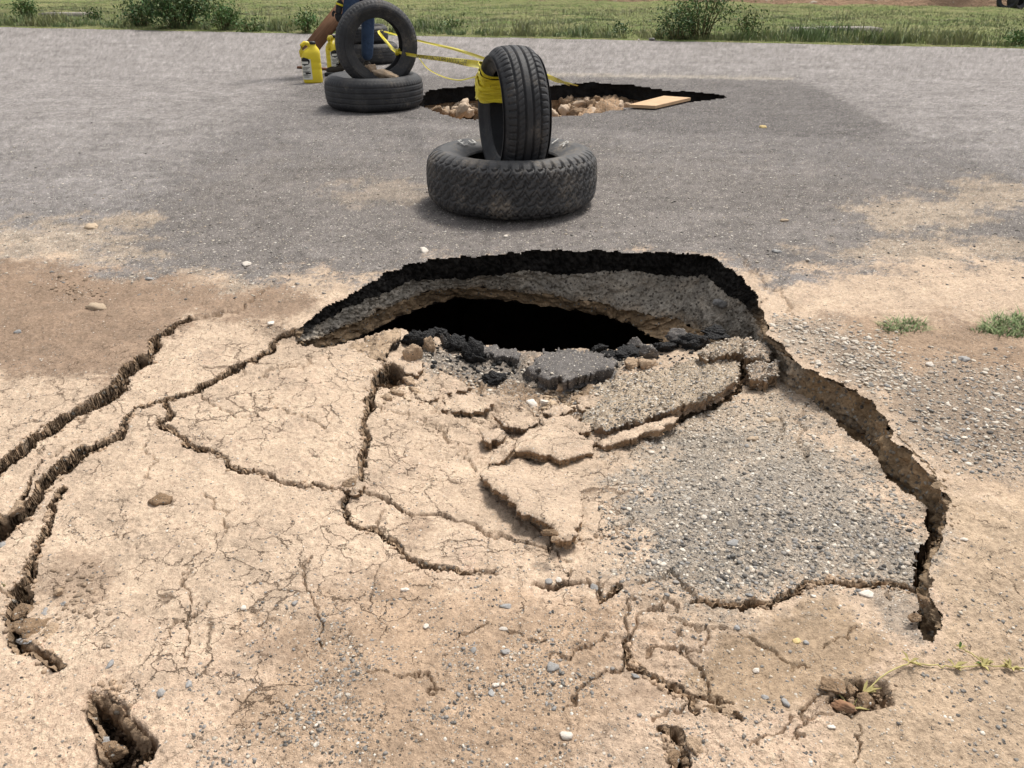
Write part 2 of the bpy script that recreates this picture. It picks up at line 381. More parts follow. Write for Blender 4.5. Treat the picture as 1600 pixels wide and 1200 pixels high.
carve(R3, [3,4,4.5,5,4.5,4,4.5,5], .05)
carve([(975,912),(960,922),(945,935)], [3,5,4], .04)
carve([(835,915),(870,918),(900,912)], [3,5,2], .03)
R5 = [(980,1000),(985,1040),(1010,1050),(1040,1075),(1075,1090),(1090,1118)]
carve(R5, [3,5,5,6,7,5], .035); carve([(1075,1088),(1110,1092),(1140,1098)], [5,4,3], .03); carve([(1120,1108),(1150,1122)], [5,4], .03)
carve([(1190,558),(1160,572),(1160,590)], [9,8,5], .08); carve([(1035,1135),(1065,1150),(1060,1215)], [5,12,16], .06)
carve([(1235,1120),(1300,1110)], 2, .01)
for q, w_ in (([(900,912),(935,922),(960,930)], 3), ([(1000,905),(1055,900),(1085,930)], 2.5), ([(990,1000),(1000,960),(1045,950),(1070,955)], 2.6), ([(880,1105),(930,1065),(985,1042)], 2.2), ([(1010,1010),(1080,1032),(1112,1060),(1125,1085)], 3),
              ([(1000,930),(975,960),(985,1000)], 2.4), ([(720,1000),(780,985),(850,1000)], 1.8), ([(1100,985),(1090,1010),(1060,1020)], 2.2), ([(860,830),(880,880),(875,905)], 2), ([(930,835),(965,830),(985,815)], 2), ([(1345,1120),(1360,1160),(1340,1200)], 2), ([(580,1040),(650,1050),(700,1080)], 1.6), ([(560,600),(600,640),(660,650),(700,680)], 2), ([(650,660),(720,690),(745,740)], 1.8), ([(420,620),(470,660),(520,665)], 1.6), ([(300,600),(340,640),(410,650)], 1.6)):
    carve(q, w_, .02, warp=1.8)
carve([(-100,262),(120,268),(300,266),(480,272)], 1.6, .010); carve([(700,312),(640,330),(560,335)], 1.2, .006)
def pit(poly, dep, soft, s=3):
    uu, vv = U+wu*.75, V+wv*.75; d = polydist(uu, vv, poly)*np.where(inpoly(uu, vv, poly), 1, -1)
    k = ss(0, soft, d)*dep*(1+.35*fbm(X*22, Y*22, 4, s)); FIS[:] = np.maximum(FIS, k)
pit([(133,1078),(165,1074),(200,1100),(205,1120),(248,1165),(246,1188),(222,1200),(190,1290),(150,1210),(142,1150),(128,1110)], .095, 34)
pit([(1285,1095),(1310,1066),(1360,1048),(1388,1056),(1400,1092),(1372,1110),(1330,1118)], .026, 14, 9)
pit([(590,572),(628,572),(640,590),(612,612),(590,606)], .06, 9, 5)
pit([(1290,880),(1300,876),(1310,884),(1300,892)], .0, 5)
FIS *= near_w
rg = np.exp(-(((U-1000)/190)**2+((V-990)/95)**2)); DZ += rg*(fbm(X*24, Y*24, 5, 95, .6)*.0065-.004*ss(.12, 0, voro(X*16+fbm(X*20, Y*20, 3, 96)*.4, Y*16, 97)[0]))
crumb = fbm(X*70, Y*70, 4, 66, .62); vcr = voro(X*85, Y*85, 91)
DZ -= FIS*(1+.22*crumb)
DZ += ss(.006, .03, FIS)*ss(.6, .15, vcr[2])*(.004+.006*vcr[1])*near_w
# slump ripples and breakage round the funnel
fun = np.exp(-(((U-840)/190)**2+((V-610)/55)**2))
DZ += fun*(fbm(X*16, Y*16, 5, 71, .5)*.012)
rubble_w = np.exp(-(((U-930)/150)**2+((V-660)/45)**2))
DZ += rubble_w*np.abs(fbm(X*26, Y*12+X*8, 4, 77, .5))*.008
# piece-wise overhangs: small terraces
e_, idr_, _ = voro(X*22+fbm(X*30, Y*30, 3, 5)*.3, Y*30, 17)
brk = np.clip(fun+rubble_w, 0, 1)
DZ += brk*((idr_-.5)*.008-.010*ss(.10, 0, e_))
P[..., 2] = Hm+DZ
# ---- colour of the soils
def blob(c, u, v, ru, rv, k=1.0, s=0, e=1.0):
    d = np.sqrt(((U-u)/ru)**2+((V-v)/rv)**2)+fbm(X*6, Y*6, 5, 200+s, .65)*.5+fbm(X*55, Y*55, 3, 205+s, .7)*.28
    w = (ss(1.15, .55, d)*k)[..., None]; COL[:] = COL*(1-w)+np.array(c)*w
def zone(c, poly, soft, k=1.0, s=0):
    pu = [p[0] for p in poly]; pv = [p[1] for p in poly]; mg = soft*3.2
    c0, c1 = np.searchsorted(Uax, (min(pu)-mg, max(pu)+mg)); r0, r1 = np.searchsorted(Vax, (min(pv)-mg, max(pv)+mg)); q = (slice(r0, r1), slice(c0, c1))
    u, v, x, y = U[q], V[q], X[q], Y[q]; full = np.zeros_like(U)
    d = polydist(u, v, poly)*np.where(inpoly(u, v, poly), 1, -1)+(fbm(x*7, y*7, 5, 230+s, .6)*1.2+fbm(x*60, y*60, 3, 236+s, .7)*.7)*soft
    w = (ss(-soft, soft, d)*k); COL[q] = COL[q]*(1-w[..., None])+np.array(c)*w[..., None]; full[q] = w; return full
TAN = (.515,.40,.300); WET = (.275,.198,.142); BRN = (.36,.26,.18); ASP = (.222,.207,.203); ASD = (.108,.101,.101); ASM = (.165,.149,.140); GRY = (.25,.225,.195)
COL = np.zeros(U.shape+(3,)); COL[:] = TAN
GRAV = np.full(U.shape, .045)
zone((.49,.37,.275), [(-200,1040),(300,1050),(500,900),(900,900),(1100,1000),(1700,900),(1700,1500),(-200,1500)], 40, .8, 1)
zone(WET, [(-400,395),(0,402),(300,440),(480,455),(490,480),(440,505),(310,495),(240,545),(180,600),(60,592),(0,578),(-400,560)], 14, .95, 2)
zone(WET, [(1280,500),(1390,495),(1900,520),(1900,700),(1500,700),(1420,640),(1300,570)], 22, .85, 3)
zone(BRN, [(1230,500),(1640,505),(1700,760),(1480,770),(1420,650),(1310,590)], 26, .5, 4)
zone(BRN, [(430,960),(700,905),(930,930),(960,1010),(880,1210),(420,1230),(380,1100)], 40, .75, 5)
zone((.33,.245,.165), [(1120,985),(1300,930),(1390,1000),(1330,1090),(1120,1110),(1080,1060)], 18, .85, 6)
zone((.38,.29,.2), [(1480,780),(1700,760),(1700,1250),(1250,1250),(1300,1120),(1480,1010)], 30, .6, 7)
for b in ((150,440,230,26),(650,830,40,26),(410,1015,60,26),(120,910,70,45),(1010,1080,50,30),(1330,1090,60,26)): blob(WET, *b, k=.55, s=b[0])
gz = np.maximum(zone((.42,.35,.275), [(1040,650),(1110,640),(1200,590),(1250,640),(1330,720),(1300,760),(1000,740)], 40, .75, 8), zone((.29,.255,.215), [(1040,705),(1200,690),(1330,720),(1420,800),(1445,860),(1420,915),(1290,905),(1200,915),(1060,910),(1000,870),(975,810),(1000,750)], 44, .92, 28))
gz = np.maximum(gz, .7*zone(GRY, [(1200,495),(1300,500),(1400,560),(1420,590),(1360,610),(1240,545)], 14, .45, 9))
gz = np.maximum(gz, .8*zone(GRY, [(1380,600),(1450,560),(1620,590),(1800,620),(1800,760),(1560,740),(1440,700)], 22, .38, 10))
gz = np.maximum(gz, .45*zone(GRY, [(1370,930),(1440,940),(1440,1000),(1370,990)], 12, .6, 11))
gz = np.maximum(gz, .35*zone(BRN, [(700,960),(940,940),(960,1100),(880,1200),(560,1200),(500,1000)], 40, .3, 12))
fz = zone((.17,.15,.13), [(640,540),(740,545),(830,555),(960,548),(985,560),(960,600),(850,625),(720,600),(660,570)], 10, .9, 13)
zone((.3,.21,.135), [(690,580),(800,600),(880,610),(840,630),(740,615)], 8, .7, 14)
asp = asph_m[..., None]
AC = np.zeros_like(COL); AC[:] = ASP
keep = COL.copy(); COL[:] = AC
zone((.285,.266,.262), [(-400,30),(1900,30),(1900,330),(1600,230),(1300,120),(700,96),(450,110),(200,200),(-100,250)], 60, .7, 20)
zone(ASD, [(455,132),(520,112),(690,122),(940,128),(1250,128),(1310,155),(1400,200),(1500,235),(1640,300),(1500,330),(1100,330),(700,260),(430,330),(200,400),(150,380),(330,230)], 14, .5, 15)
zone(ASD, [(690,119),(1000,121),(1180,124),(1262,131),(1320,158),(1400,205),(1300,215),(900,200),(660,190),(450,150),(520,122)], 3, .72, 17)
zone((.36,.32,.27), [(830,114),(1000,116),(1240,121),(1240,125),(1000,121),(830,118)], 1.5, .7, 18)
zone(ASM, [(160,410),(340,260),(700,230),(1100,240),(1650,300),(1650,470),(1150,440),(560,470),(200,470)], 30, .75, 16)
for b in ((600,300,95,22),(1440,335,110,32),(1560,300,80,25),(60,380,190,40),(190,345,60,16),(1480,390,200,20),(250,470,300,40)): blob((.40,.32,.24), *b, k=.75 if b[0] != 600 else .42, s=b[0]+1)
streak = fbm(X*1.2, Y*9, 4, 300)*.5+fbm(X*3, Y*3, 5, 310)*.6+fbm(X*22, Y*22, 4, 312, .75)*1.2
COL *= np.clip(1+.22*streak, .4, 1.8)[..., None]
COL[:] = keep*(1-asp)+COL*asp
COL *= (1+.10*fbm(X*2.5, Y*2.5, 4, 320)+.10*fbm(X*18, Y*18, 4, 330)+.12*fbm(X*60, Y*60, 4, 335, .7))[..., None]
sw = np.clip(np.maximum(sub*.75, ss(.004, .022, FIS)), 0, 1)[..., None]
COL[:] = COL*(1-sw)+(np.array((.20,.138,.09))*(1-ss(.012, .05, FIS))[..., None]+np.array((.060,.042,.028))*ss(.012, .05, FIS)[..., None])*sw*(1+.3*fbm(X*40, Y*40, 3, 340))[..., None]  # brown subsoil, with crack shade painted in as near-black with depth
GRAV = GRAV+.70*gz+.5*fz+.40*asph_m+.10*ss(.1, .7, fbm(X*8, Y*8, 4, 350))*(1-asph_m)
zz = ss(0, 40, polydist(U, V, [(430,960),(700,905),(1000,930),(1100,1200),(420,1230)])*np.where(inpoly(U, V, [(430,960),(700,905),(1000,930),(1100,1200),(420,1230)]), 1, -1))
clu = ss(-.25, .45, fbm(X*9, Y*9, 4, 360))
GRAV += (.24*zz+.08*ss(900, 1150, V)*(1-asph_m))*clu
# rock relief where gravel is dense
_, id2, f2 = voro(X*150, Y*150, 61)
DZg = ss(.5, .2, f2)*(id2 < GRAV)*.0018*near_w
P[..., 2] += DZg
# ---- cut the holes
fcU = (UW[:-1, :-1]+UW[1:, 1:])/2; fcV = (VW[:-1, :-1]+VW[1:, 1:])/2
inside = inpoly(fcU, fcV, HOLE)
RIM2 = [(650,160),(668,141),(700,137),(745,134),(800,134),(862,134),(900,130),(925,129),(985,132),(1045,142),(1090,144),(1115,146),(1134,150)]
NEAR2 = [(1134,153),(1090,158),(1045,160),(985,168),(940,176),(895,181),(862,181),(800,184),(740,187),(705,183),(675,172),(655,165)]
fU0 = (U[:-1, :-1]+U[1:, 1:])/2; fV0 = (V[:-1, :-1]+V[1:, 1:])/2
w2u = fbm(X0*9, Y0*9, 4, 400)[:-1, :-1]*5; w2v = fbm(X0*9, Y0*9, 4, 410)[:-1, :-1]*1.6
inside2 = inpoly(fU0+w2u, fV0+w2v, RIM2+NEAR2)
# the road ends at the verge
verge = np.interp(fU0, [-3500,0,400,800,1200,1600,5100], [-20,42,48,60,66,75,150])
verge = 42+(fU0/1600)*33
off = fV0 < verge-9
plates = {'a': L1[2:]+[(462,520)]+L2a[1:]+L2b[1:-1]+[(0,835)],
 'b': L2a[::-1][::-1]+L3[1:]+C1[::-1][1:]+[(600,575),(560,532),(500,543),(466,541)],
 'c': [(612,578)]+C1[1:]+C3[1:]+[(905,826),(960,790),(1010,720),(925,702),(880,640),(800,560),(700,524),(640,520)],
 'd': C2[1:]+[(820,880)]+C3[::-1][1:],
 'e': R1+[(960,780),(960,850),(975,912),(1060,930)]+R3[1:]+[(1430,905),(1435,870),(1450,830),(1445,795),(1420,772),(1400,750),(1360,712),(1310,665),(1270,622),(1240,600),(1215,584),(1190,575)],
 'f': R3+[(1432,960),(1440,1000),(1390,1060),(1290,1100),(1150,1122),(1120,1108),(1090,1118)]+R5[::-1][1:]+[(1020,960),(1060,945)]}
code = np.zeros(inside.shape, int)
code[(fV0 < np.interp(fU0, [-3500,-100,0,200,330,450,1100,1200,1300,1420,1600,5100], [395,395,398,425,445,432,410,432,425,410,402,400]))] = 1
for i, k in enumerate(plates): code[inpoly(fcU, fcV, plates[k]) & (code != 1)] = 2+i
for r in (slice(0, 400),): pass
dead = inside | inside2 | off
quads = gridfaces(NR, NC).reshape(NR-1, NC-1, 4)[:, :, ::-1]
PV = P.reshape(-1, 3); CV = COL.reshape(-1, 3); GVv = GRAV.reshape(-1)
def extract(name, sel, parent=None):
    q = quads[sel]; ids, inv = np.unique(q.ravel(), return_inverse=True)
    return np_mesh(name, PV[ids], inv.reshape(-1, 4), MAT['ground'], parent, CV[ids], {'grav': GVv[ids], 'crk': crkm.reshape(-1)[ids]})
soil = tag(extract('dirt_ground', (code == 0) & ~dead), kind='structure')
road = tag(extract('asphalt_road', (code == 1) & ~dead), kind='structure')
PLN = ['narrow pale strip of crust between the two long left cracks', 'broad pale crust plate left of the funnel', 'sagging pale crust plate below the hole', 'thin sliver of crust between two curved cracks', 'gravel-strewn sunken slab beside the right crevice', 'brown slab below the gravel slab']
for i in range(6): o = extract('crust_plate', (code == 2+i) & ~dead, soil); o['label'] = PLN[i]
def surf(u, v):
    """ground point seen at photo position u, v (on the finished surface, before cracks shift it)"""
    c = np.clip(np.searchsorted(Uax, u), 1, NC-1); r = np.clip(np.searchsorted(Vax, v), 1, NR-1)
    fu = (u-Uax[c-1])/(Uax[c]-Uax[c-1]); fv = (v-Vax[r-1])/(Vax[r]-Vax[r-1])
    fu = np.clip(fu, 0, 1)[..., None]; fv = np.clip(fv, 0, 1)[..., None]
    return (P[r-1, c-1]*(1-fu)+P[r-1, c]*fu)*(1-fv)+(P[r, c-1]*(1-fu)+P[r, c]*fu)*fv
def sv(u, v): return Vector(surf(np.array(float(u)), np.array(float(v))).tolist())
# skirts: the broken edge of the slab has thickness
def skirt():
    d = inside; faces = []; vid = []
    pairs = []
    q = quads
    r, c = np.nonzero(d[:-1] & ~d[1:]); 
    m_ = (V[r+1, c] > 470); r, c = r[m_], c[m_]
    base = np.arange(NR*NC).reshape(NR, NC)
    pairs += list(zip(base[r+1, c], base[r+1, c+1]))
    for a, b in ((d[:, :-1] & ~d[:, 1:], 1), (~d[:, :-1] & d[:, 1:], 1)):
        r, c = np.nonzero(a); pairs += list(zip(base[r, c+1], base[r+1, c+1]))
    pr = np.array(pairs); 
    # only the slab side
    uv = np.stack([U.ravel(), V.ravel()], -1)[pr[:, 0]]
    nearside = polydist(uv[:, 0], uv[:, 1], NEAR, False) < polydist(uv[:, 0], uv[:, 1], RIM, False)
    pr = pr[nearside]; ids, inv = np.unique(pr.ravel(), return_inverse=True); n = len(ids)
    top = PV[ids]; rows = [top]; x, y = top[:, 0], top[:, 1]
    for k, dz in enumerate((.015, .04, .075, .12)):
        b = top.copy(); b[:, 2] -= dz; b[:, 0] += fbm(x*30, y*30+k*3, 3, 500)*.012; b[:, 1] += fbm(x*30, y*30+k*3, 3, 510)*.012-.012*k; rows.append(b)
    Vv = np.concatenate(rows); e = inv.reshape(-1, 2); F = []
    for k in range(4): F.append(np.stack([e[:, 0]+k*n, e[:, 1]+k*n, e[:, 1]+(k+1)*n, e[:, 0]+(k+1)*n], -1))
    cc = np.tile(np.array((.20,.145,.10)), (len(Vv), 1)); 
    o = np_mesh('broken_edge', Vv, np.concatenate(F), MAT['strata'], soil, cc, {'grav': np.full(len(Vv), .35)})
skirt()
# real walls for the wide fissures: crumbly faces hung from their broken edges
def fissure_walls():
    M_ = (FIS > .028) & (V > 430) & (U > -130) & (U < 1730)
    F_ = M_[:-1, :-1] & M_[1:, 1:] & M_[:-1, 1:] & M_[1:, :-1]; F_ &= ~inside; base = np.arange(NR*NC).reshape(NR, NC); E = []
    for A, B, s0, s1 in ((F_[:-1], F_[1:], 'h', 0),):
        r, c = np.nonzero(A != B); E.append(np.stack([base[r+1, c], base[r+1, c+1]], -1))
    r, c = np.nonzero(F_[:, :-1] != F_[:, 1:]); E.append(np.stack([base[r, c+1], base[r+1, c+1]], -1)); E = np.concatenate(E)
    ids, inv = np.unique(E.ravel(), return_inverse=True); e = inv.reshape(-1, 2); n = len(ids)
    top = PV[ids].copy(); fz_ = FIS.ravel()[ids]; top[:, 2] += fz_*(1+.22*crumb.ravel()[ids])-.0015
    gy_, gx_ = np.gradient(FIS); gx = gx_.ravel()[ids]; gy = gy_.ravel()[ids]
    dirn = np.stack([gx, -gy, 0*gx], -1)                      # towards the open middle (rows run towards the viewer)
    for _ in range(6):
        acc = dirn.copy(); cnt = np.ones(n); np.add.at(acc, e[:, 0], dirn[e[:, 1]]); np.add.at(acc, e[:, 1], dirn[e[:, 0]]); np.add.at(cnt, e[:, 0], 1); np.add.at(cnt, e[:, 1], 1); dirn = acc/cnt[:, None]
    dirn /= np.linalg.norm(dirn, axis=1)[:, None]+1e-9
    sm = top.copy(); rows = [top-dirn*.0015]; K = 11
    dep = np.minimum(.085, FIS.max())
    for k in range(1, K):
        for _ in range(2 if k < 5 else 1):
            acc = sm.copy(); cnt = np.ones(n); np.add.at(acc, e[:, 0], sm[e[:, 1]]); np.add.at(acc, e[:, 1], sm[e[:, 0]]); np.add.at(cnt, e[:, 0], 1); np.add.at(cnt, e[:, 1], 1); sm = acc/cnt[:, None]
        z = dep*(k/(K-1))**1.25; x, y = sm[:, 0], sm[:, 1]
        nz = fbm(x*60+z*110, y*60-z*150, 4, 880, .62)*.0045+(.5-voro(x*70+z*60, y*70-z*120, 881)[2])*.007
        r = sm.copy(); r[:, :2] += dirn[:, :2]*(nz+.0022+.004*min(1, k/4)-.004*(k/(K-1)))[:, None]; r[:, 2] = top[:, 2]-z+fbm(x*50, y*50+z*90, 3, 883)*.003; rows.append(r)
    Vv = np.concatenate(rows); F = [np.stack([e[:, 0]+k*n, e[:, 1]+k*n, e[:, 1]+(k+1)*n, e[:, 0]+(k+1)*n], -1) for k in range(K-1)]
    zz_ = np.repeat(np.arange(K)/(K-1), n); c0 = np.array((.33,.24,.165)); c1 = np.array((.11,.075,.05)); cc = (c0*(1-zz_[:, None])+c1*zz_[:, None])*(1+.35*fbm(Vv[:, 0]*30+Vv[:, 2]*40, Vv[:, 1]*30, 4, 885))[:, None]  # wall colour darkens toward the bottom: crack shade painted in
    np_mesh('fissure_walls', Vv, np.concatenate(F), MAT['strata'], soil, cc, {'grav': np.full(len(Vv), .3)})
fissure_walls()
# ---- the walls of the sinkhole and of the right crevice: asphalt, gravel and soil layers
def station_rows():
    # rim | foot of asphalt | foot of gravel layer | foot of soil, each (u, v, z)
    st = [((463,522),(465,528,-.015),(466,534,-.03),(468,543,-.06)),
     ((480,503),(482,514,-.035),(485,530,-.07),(492,545,-.12)),
     ((500,485),(502,503,-.05),(506,525,-.1),(518,541,-.16)),
     ((540,464),(543,483,-.058),(550,505,-.12),(562,528,-.2)),
     ((570,446),(572,467,-.065),(580,492,-.13),(592,512,-.21)),
     ((600,430),(603,455,-.075),(612,478,-.14),(622,496,-.22)),
     ((640,412),(642,441,-.088),(650,460,-.15),(662,480,-.23)),
     ((700,402),(701,434,-.10),(706,450,-.155),(712,466,-.24)),
     ((780,398),(781,429,-.10),(784,452,-.18),(788,469,-.25)),
     ((860,390),(860,424,-.105),(862,460,-.20),(866,480,-.27)),
     ((950,393),(950,426,-.105),(942,474,-.21),(940,492,-.28)),
     ((1050,395),(1048,426,-.10),(1010,490,-.23),(985,506,-.29)),
     ((1110,398),(1100,433,-.10),(1060,500,-.25),(1010,522,-.31)),
     ((1140,420),(1126,450,-.09),(1090,515,-.25),(1040,535,-.31)),
     ((1180,455),(1162,474,-.085),(1130,528,-.24),(1090,550,-.31)),
     ((1192,482),(1180,496,-.07),(1168,540,-.22),(1150,566,-.29)),
     ((1200,520),(1197,530,-.02),(1188,575,-.18),(1190,600,-.28))]
    R = [[G(a[0]-0, a[1]-3, -.003)]+[G(*q) for q in b] for a, *b in st]
    for (u, v) in RIM[17:]:
        a = G(u+3, v-3, -.003); w = np.array((-.012, -.010, 0))
        narrow = 1 if v < 800 else .55
        R.append([a, a+w*.3+(0, 0, -.012), a+w*1.6+(0, 0, -.10*narrow), a+w*4+(0, 0, -.30*narrow)])
    return np.array(R)
SR = station_rows(); ns = len(SR)
arc = np.concatenate([[0], np.cumsum(np.linalg.norm(np.diff(SR[:, 0], axis=0), axis=1))]); NW = 900
tt = np.linspace(0, arc[-1], NW)
rows4 = [np.stack([np.interp(tt, arc, SR[:, k, j]) for j in range(3)], -1) for k in range(4)]
rows4[1][:, 2] += (fbm(tt*5, tt*0, 4, 801)*.016+fbm(tt*25, tt*0, 3, 802)*.005)*ss(.1, .4, tt)*ss(arc[15], arc[13], tt)
rows4[2][:, 2] += fbm(tt*5, tt*0+4, 4, 803)*.018*ss(.1, .4, tt)*ss(arc[15], arc[13], tt)
outw = np.gradient(rows4[0], axis=0); outw = np.stack([-outw[:, 1], outw[:, 0], 0*outw[:, 0]], -1); outw /= np.linalg.norm(outw, axis=1)[:, None]+1e-9
def wall(name, a, b, n, amp, fq, colf, gr, mat, par, s, bulge=0.0):
    rows = []; cols = []
    for i in range(n):
        t = i/(n-1); r = rows4[a]*(1-t)+rows4[b]*t; yy = np.linalg.norm(rows4[b]-rows4[a], axis=1)*t
        env = 1 if a > 0 else min(1, t*4+.25)
        nz = fbm(tt*fq, yy*fq*1.3+s, 5, s, .6); nz2 = fbm(tt*4, yy*6+3, 3, s+3)
        vo = voro(tt*fq*1.2, yy*fq*1.6, s)[2]
        r = r+outw*((nz*amp+(vo-.4)*amp*1.2)*env+nz2*amp*1.3*math.sin(math.pi*t)+bulge*math.sin(math.pi*t))[:, None]
        r[:, 2] += fbm(tt*fq, yy*fq+9, 3, s+6)*amp*.5*(0 if i == 0 else 1)
        rows.append(r); cols.append(colf(t, tt, yy))
    Vv = np.concatenate(rows); F = gridfaces(n, NW)
    return np_mesh(name, Vv, F, mat, par, np.concatenate(cols), {'grav': np.full(len(Vv), gr)})
asph_end = ss(.0, .05, tt)*ss(arc[16]+.03, arc[14], tt)
def cA(t, x, y):
    c = np.array((.026,.0245,.0235)); b = np.array((.27,.20,.135)); k = asph_end[:, None]
    return c*k*np.clip(1+.9*fbm(x*45, y*60, 4, 3, .7)+.5*fbm(x*6, y*9, 3, 13), .3, 3)[:, None]+b*(1-k)
def cG(t, x, y):
    g = np.array((.42,.38,.33)); b = np.array((.30,.215,.135)); k = (ss(arc[19], arc[15], x)*(1-.5*ss(.7, 1, np.full_like(x, t))))[:, None]
    k = np.clip(k+.25*fbm(x*9, y*9, 3, 8)[:, None], 0, 1)
    return (g*k+b*(1-k))*(1+.25*fbm(x*12, y*25, 4, 4))[:, None]
def cB(t, x, y): return np.array((.42,.30,.19))*(1+.3*fbm(x*10, y*22, 4, 5))[:, None]*np.ones((len(x), 1))
sink = tag(empty('sinkhole', (0.2, 2.6, 0)), kind='structure')
def unp(o): return o
w1 = wall('asphalt_layer', 0, 1, 20, .011, 55, cA, -.01, MAT['strata'], sink, 11)
w2 = wall('gravel_layer', 1, 2, 30, .010, 34, cG, .85, MAT['strata'], sink, 23, .006)
w3 = wall('soil_layer', 2, 3, 22, .012, 20, cB, .3, MAT['strata'], sink, 37, .004)
# cavern behind and below
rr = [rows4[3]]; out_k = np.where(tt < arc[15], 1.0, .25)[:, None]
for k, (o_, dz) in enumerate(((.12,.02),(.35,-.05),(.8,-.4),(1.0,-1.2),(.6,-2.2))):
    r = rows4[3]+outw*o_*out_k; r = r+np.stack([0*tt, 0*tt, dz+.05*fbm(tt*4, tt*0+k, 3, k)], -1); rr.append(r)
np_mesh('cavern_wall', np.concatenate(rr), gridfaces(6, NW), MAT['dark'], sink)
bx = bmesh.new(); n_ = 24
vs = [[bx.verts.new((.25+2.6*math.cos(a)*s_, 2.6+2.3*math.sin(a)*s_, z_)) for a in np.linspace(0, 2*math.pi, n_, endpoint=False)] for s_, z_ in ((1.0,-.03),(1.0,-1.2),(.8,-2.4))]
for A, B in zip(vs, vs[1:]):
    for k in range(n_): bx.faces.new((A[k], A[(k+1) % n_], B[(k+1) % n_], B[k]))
bx.faces.new(vs[-1]); obj('cavern_light_block', bx, MAT['dark'], sink)  # unseen shell added to keep stray light out of the void
for o in (sink,): o.location = (0, 0, 0)
# ---- second hole
tt2 = None
def hole2():
    root = tag(empty('far_sinkhole', (0, 0, 0)), kind='structure')
    loop = RIM2+NEAR2; pts = G([p[0] for p in loop], [p[1] for p in loop], -.002)
    cen = pts.mean(0); a = np.concatenate([[0], np.cumsum(np.linalg.norm(np.diff(np.vstack([pts, pts[:1]]), axis=0), axis=1))])
    n = 420; t = np.linspace(0, a[-1], n, endpoint=False); pp = np.vstack([pts, pts[:1]])
    top = np.stack([np.interp(t, a, pp[:, j]) for j in range(3)], -1)
    d = top-cen; d /= np.linalg.norm(d, axis=1)[:, None]
    def ring(rs, name, mat, col, gr, s, amp):
        rows = []
        for i, (o_, z) in enumerate(rs):
            r = top+d*o_; r[:, 2] = z; nz = fbm(t*12, t*0+z*14, 4, s)*amp+(voro(t*14, t*0+z*20, s)[2]-.4)*amp
            rows.append(r+d*nz[:, None]*(1 if i or z < -.05 else .3))
        Vv = np.concatenate(rows); F = gridfaces(len(rs), n, True)
        np_mesh(name, Vv, F, mat, root, np.tile(np.array(col), (len(Vv), 1)), {'grav': np.full(len(Vv), gr)})
    ring([(.03, -.002-.012*i) for i in range(12)], 'asphalt_layer', MAT['strata'], (.016,.016,.017), -.01, 5, .02)
    ring([(.03+.0*i, -.134-.02*i) for i in range(12)], 'soil_layer', MAT['strata'], (.27,.19,.125), .3, 6, .04)
    # rubble floor
    us = np.linspace(630, 1150, 160); vv_ = np.linspace(120, 215, 70); A, B = np.meshgrid(us, vv_)
    g = G(A, B, -.30); x, y = g[..., 0], g[..., 1]; mid = np.exp(-((A-965)/75)**2)
    g[..., 2] = -.33+.17*mid+.06*fbm(x*5, y*5, 5, 60, .6)+.05*np.exp(-((A-800)/120)**2)
    e, idr, _ = voro(x*7, y*7, 3); g[..., 2] += (idr-.5)*.07-.03*ss(.1, 0, e)
    c = np.array((.30,.21,.14))*(.75+.6*idr[..., None])
    np_mesh('rubble_floor', g.reshape(-1, 3), gridfaces(70, 160)[:, ::-1], MAT['strata'], root, c.reshape(-1, 3), {'grav': np.full(g[..., 0].size, .3)})
hole2()
# ------------------------------------------------------------------ field, bank, verge plants
A0, A1 = G(0, 42)[:2], G(1600, 75)[:2]; dv = (A1-A0)/np.linalg.norm(A1-A0); nv = np.array((-dv[1], dv[0]))
if nv[1] < 0: nv = -nv
def fld(a, t): return A0[0]+dv[0]*a+nv[0]*t, A0[1]+dv[1]*a+nv[1]*t
def fz(a, t): return .012+.05*ss(0, .6, t)+.05*fbm(a*.8, t*.8, 3, 600)*ss(0, 1, t)+.012*fbm(a*5, t*5, 3, 601)*ss(-.1, .3, t)
def field_mat():
    m = M('field turf', .95, .1); a = m.noise(.55, 5, .6); b = m.noise(5, 5, .65); c_ = m.noise(40, 3, .6)
    c = m.mix(m.mr(a, .38, .62), (.17, .22, .08), (.26, .27, .125)); c = m.mix(m.mr(b, .5, .72), c, (.32, .27, .17))
    c = m.mix(.5, c, m.ramp(c_, [(.3, (.2, .22, .15)), (.7, (.8, .8, .7))]), 'OVERLAY'); m.color(c); m.bump(m.math('ADD', b, c_), .05, 1); return m.m
MAT['field'] = field_mat()
aa = np.concatenate([np.arange(-70, -4, 1.2), np.arange(-4, 22, .12), np.arange(22, 90, 1.2)])
tts = np.concatenate([np.arange(-.18, 2, .06), np.arange(2, 14, .3), np.arange(14, 90, 2.5)])
AA, TT = np.meshgrid(aa, tts); TE = TT+np.where(TT < .5, 1, 0)*(.10*fbm(AA*1.6, TT*0, 4, 603)+.03*fbm(AA*9, TT*0, 3, 604))
fx, fy = fld(AA, TE); fzv = fz(AA, TT); fzv = np.where(TT < -.1, -.03, fzv)
tag(np_mesh('field', np.stack([fx, fy, fzv], -1).reshape(-1, 3), gridfaces(len(tts), len(aa)), MAT['field']), kind='structure')
def bank_mat():
    m = M('bare earth bank', .95, .1); a = m.noise(.5, 5, .6); b = m.noise(3, 5, .65)
    c = m.mix(m.mr(a, .35, .65), (.30, .20, .13), (.22, .15, .10)); c = m.mix(m.mr(b, .6, .7), c, (.45, .40, .33)); m.color(c); m.bump(b, .2, 1); return m.m
B0, B1 = G(930, 6)[:2], G(1600, 17)[:2]; bd = (B1-B0)/np.linalg.norm(B1-B0); bn = np.array((-bd[1], bd[0])); bn = bn if bn[1] > 0 else -bn
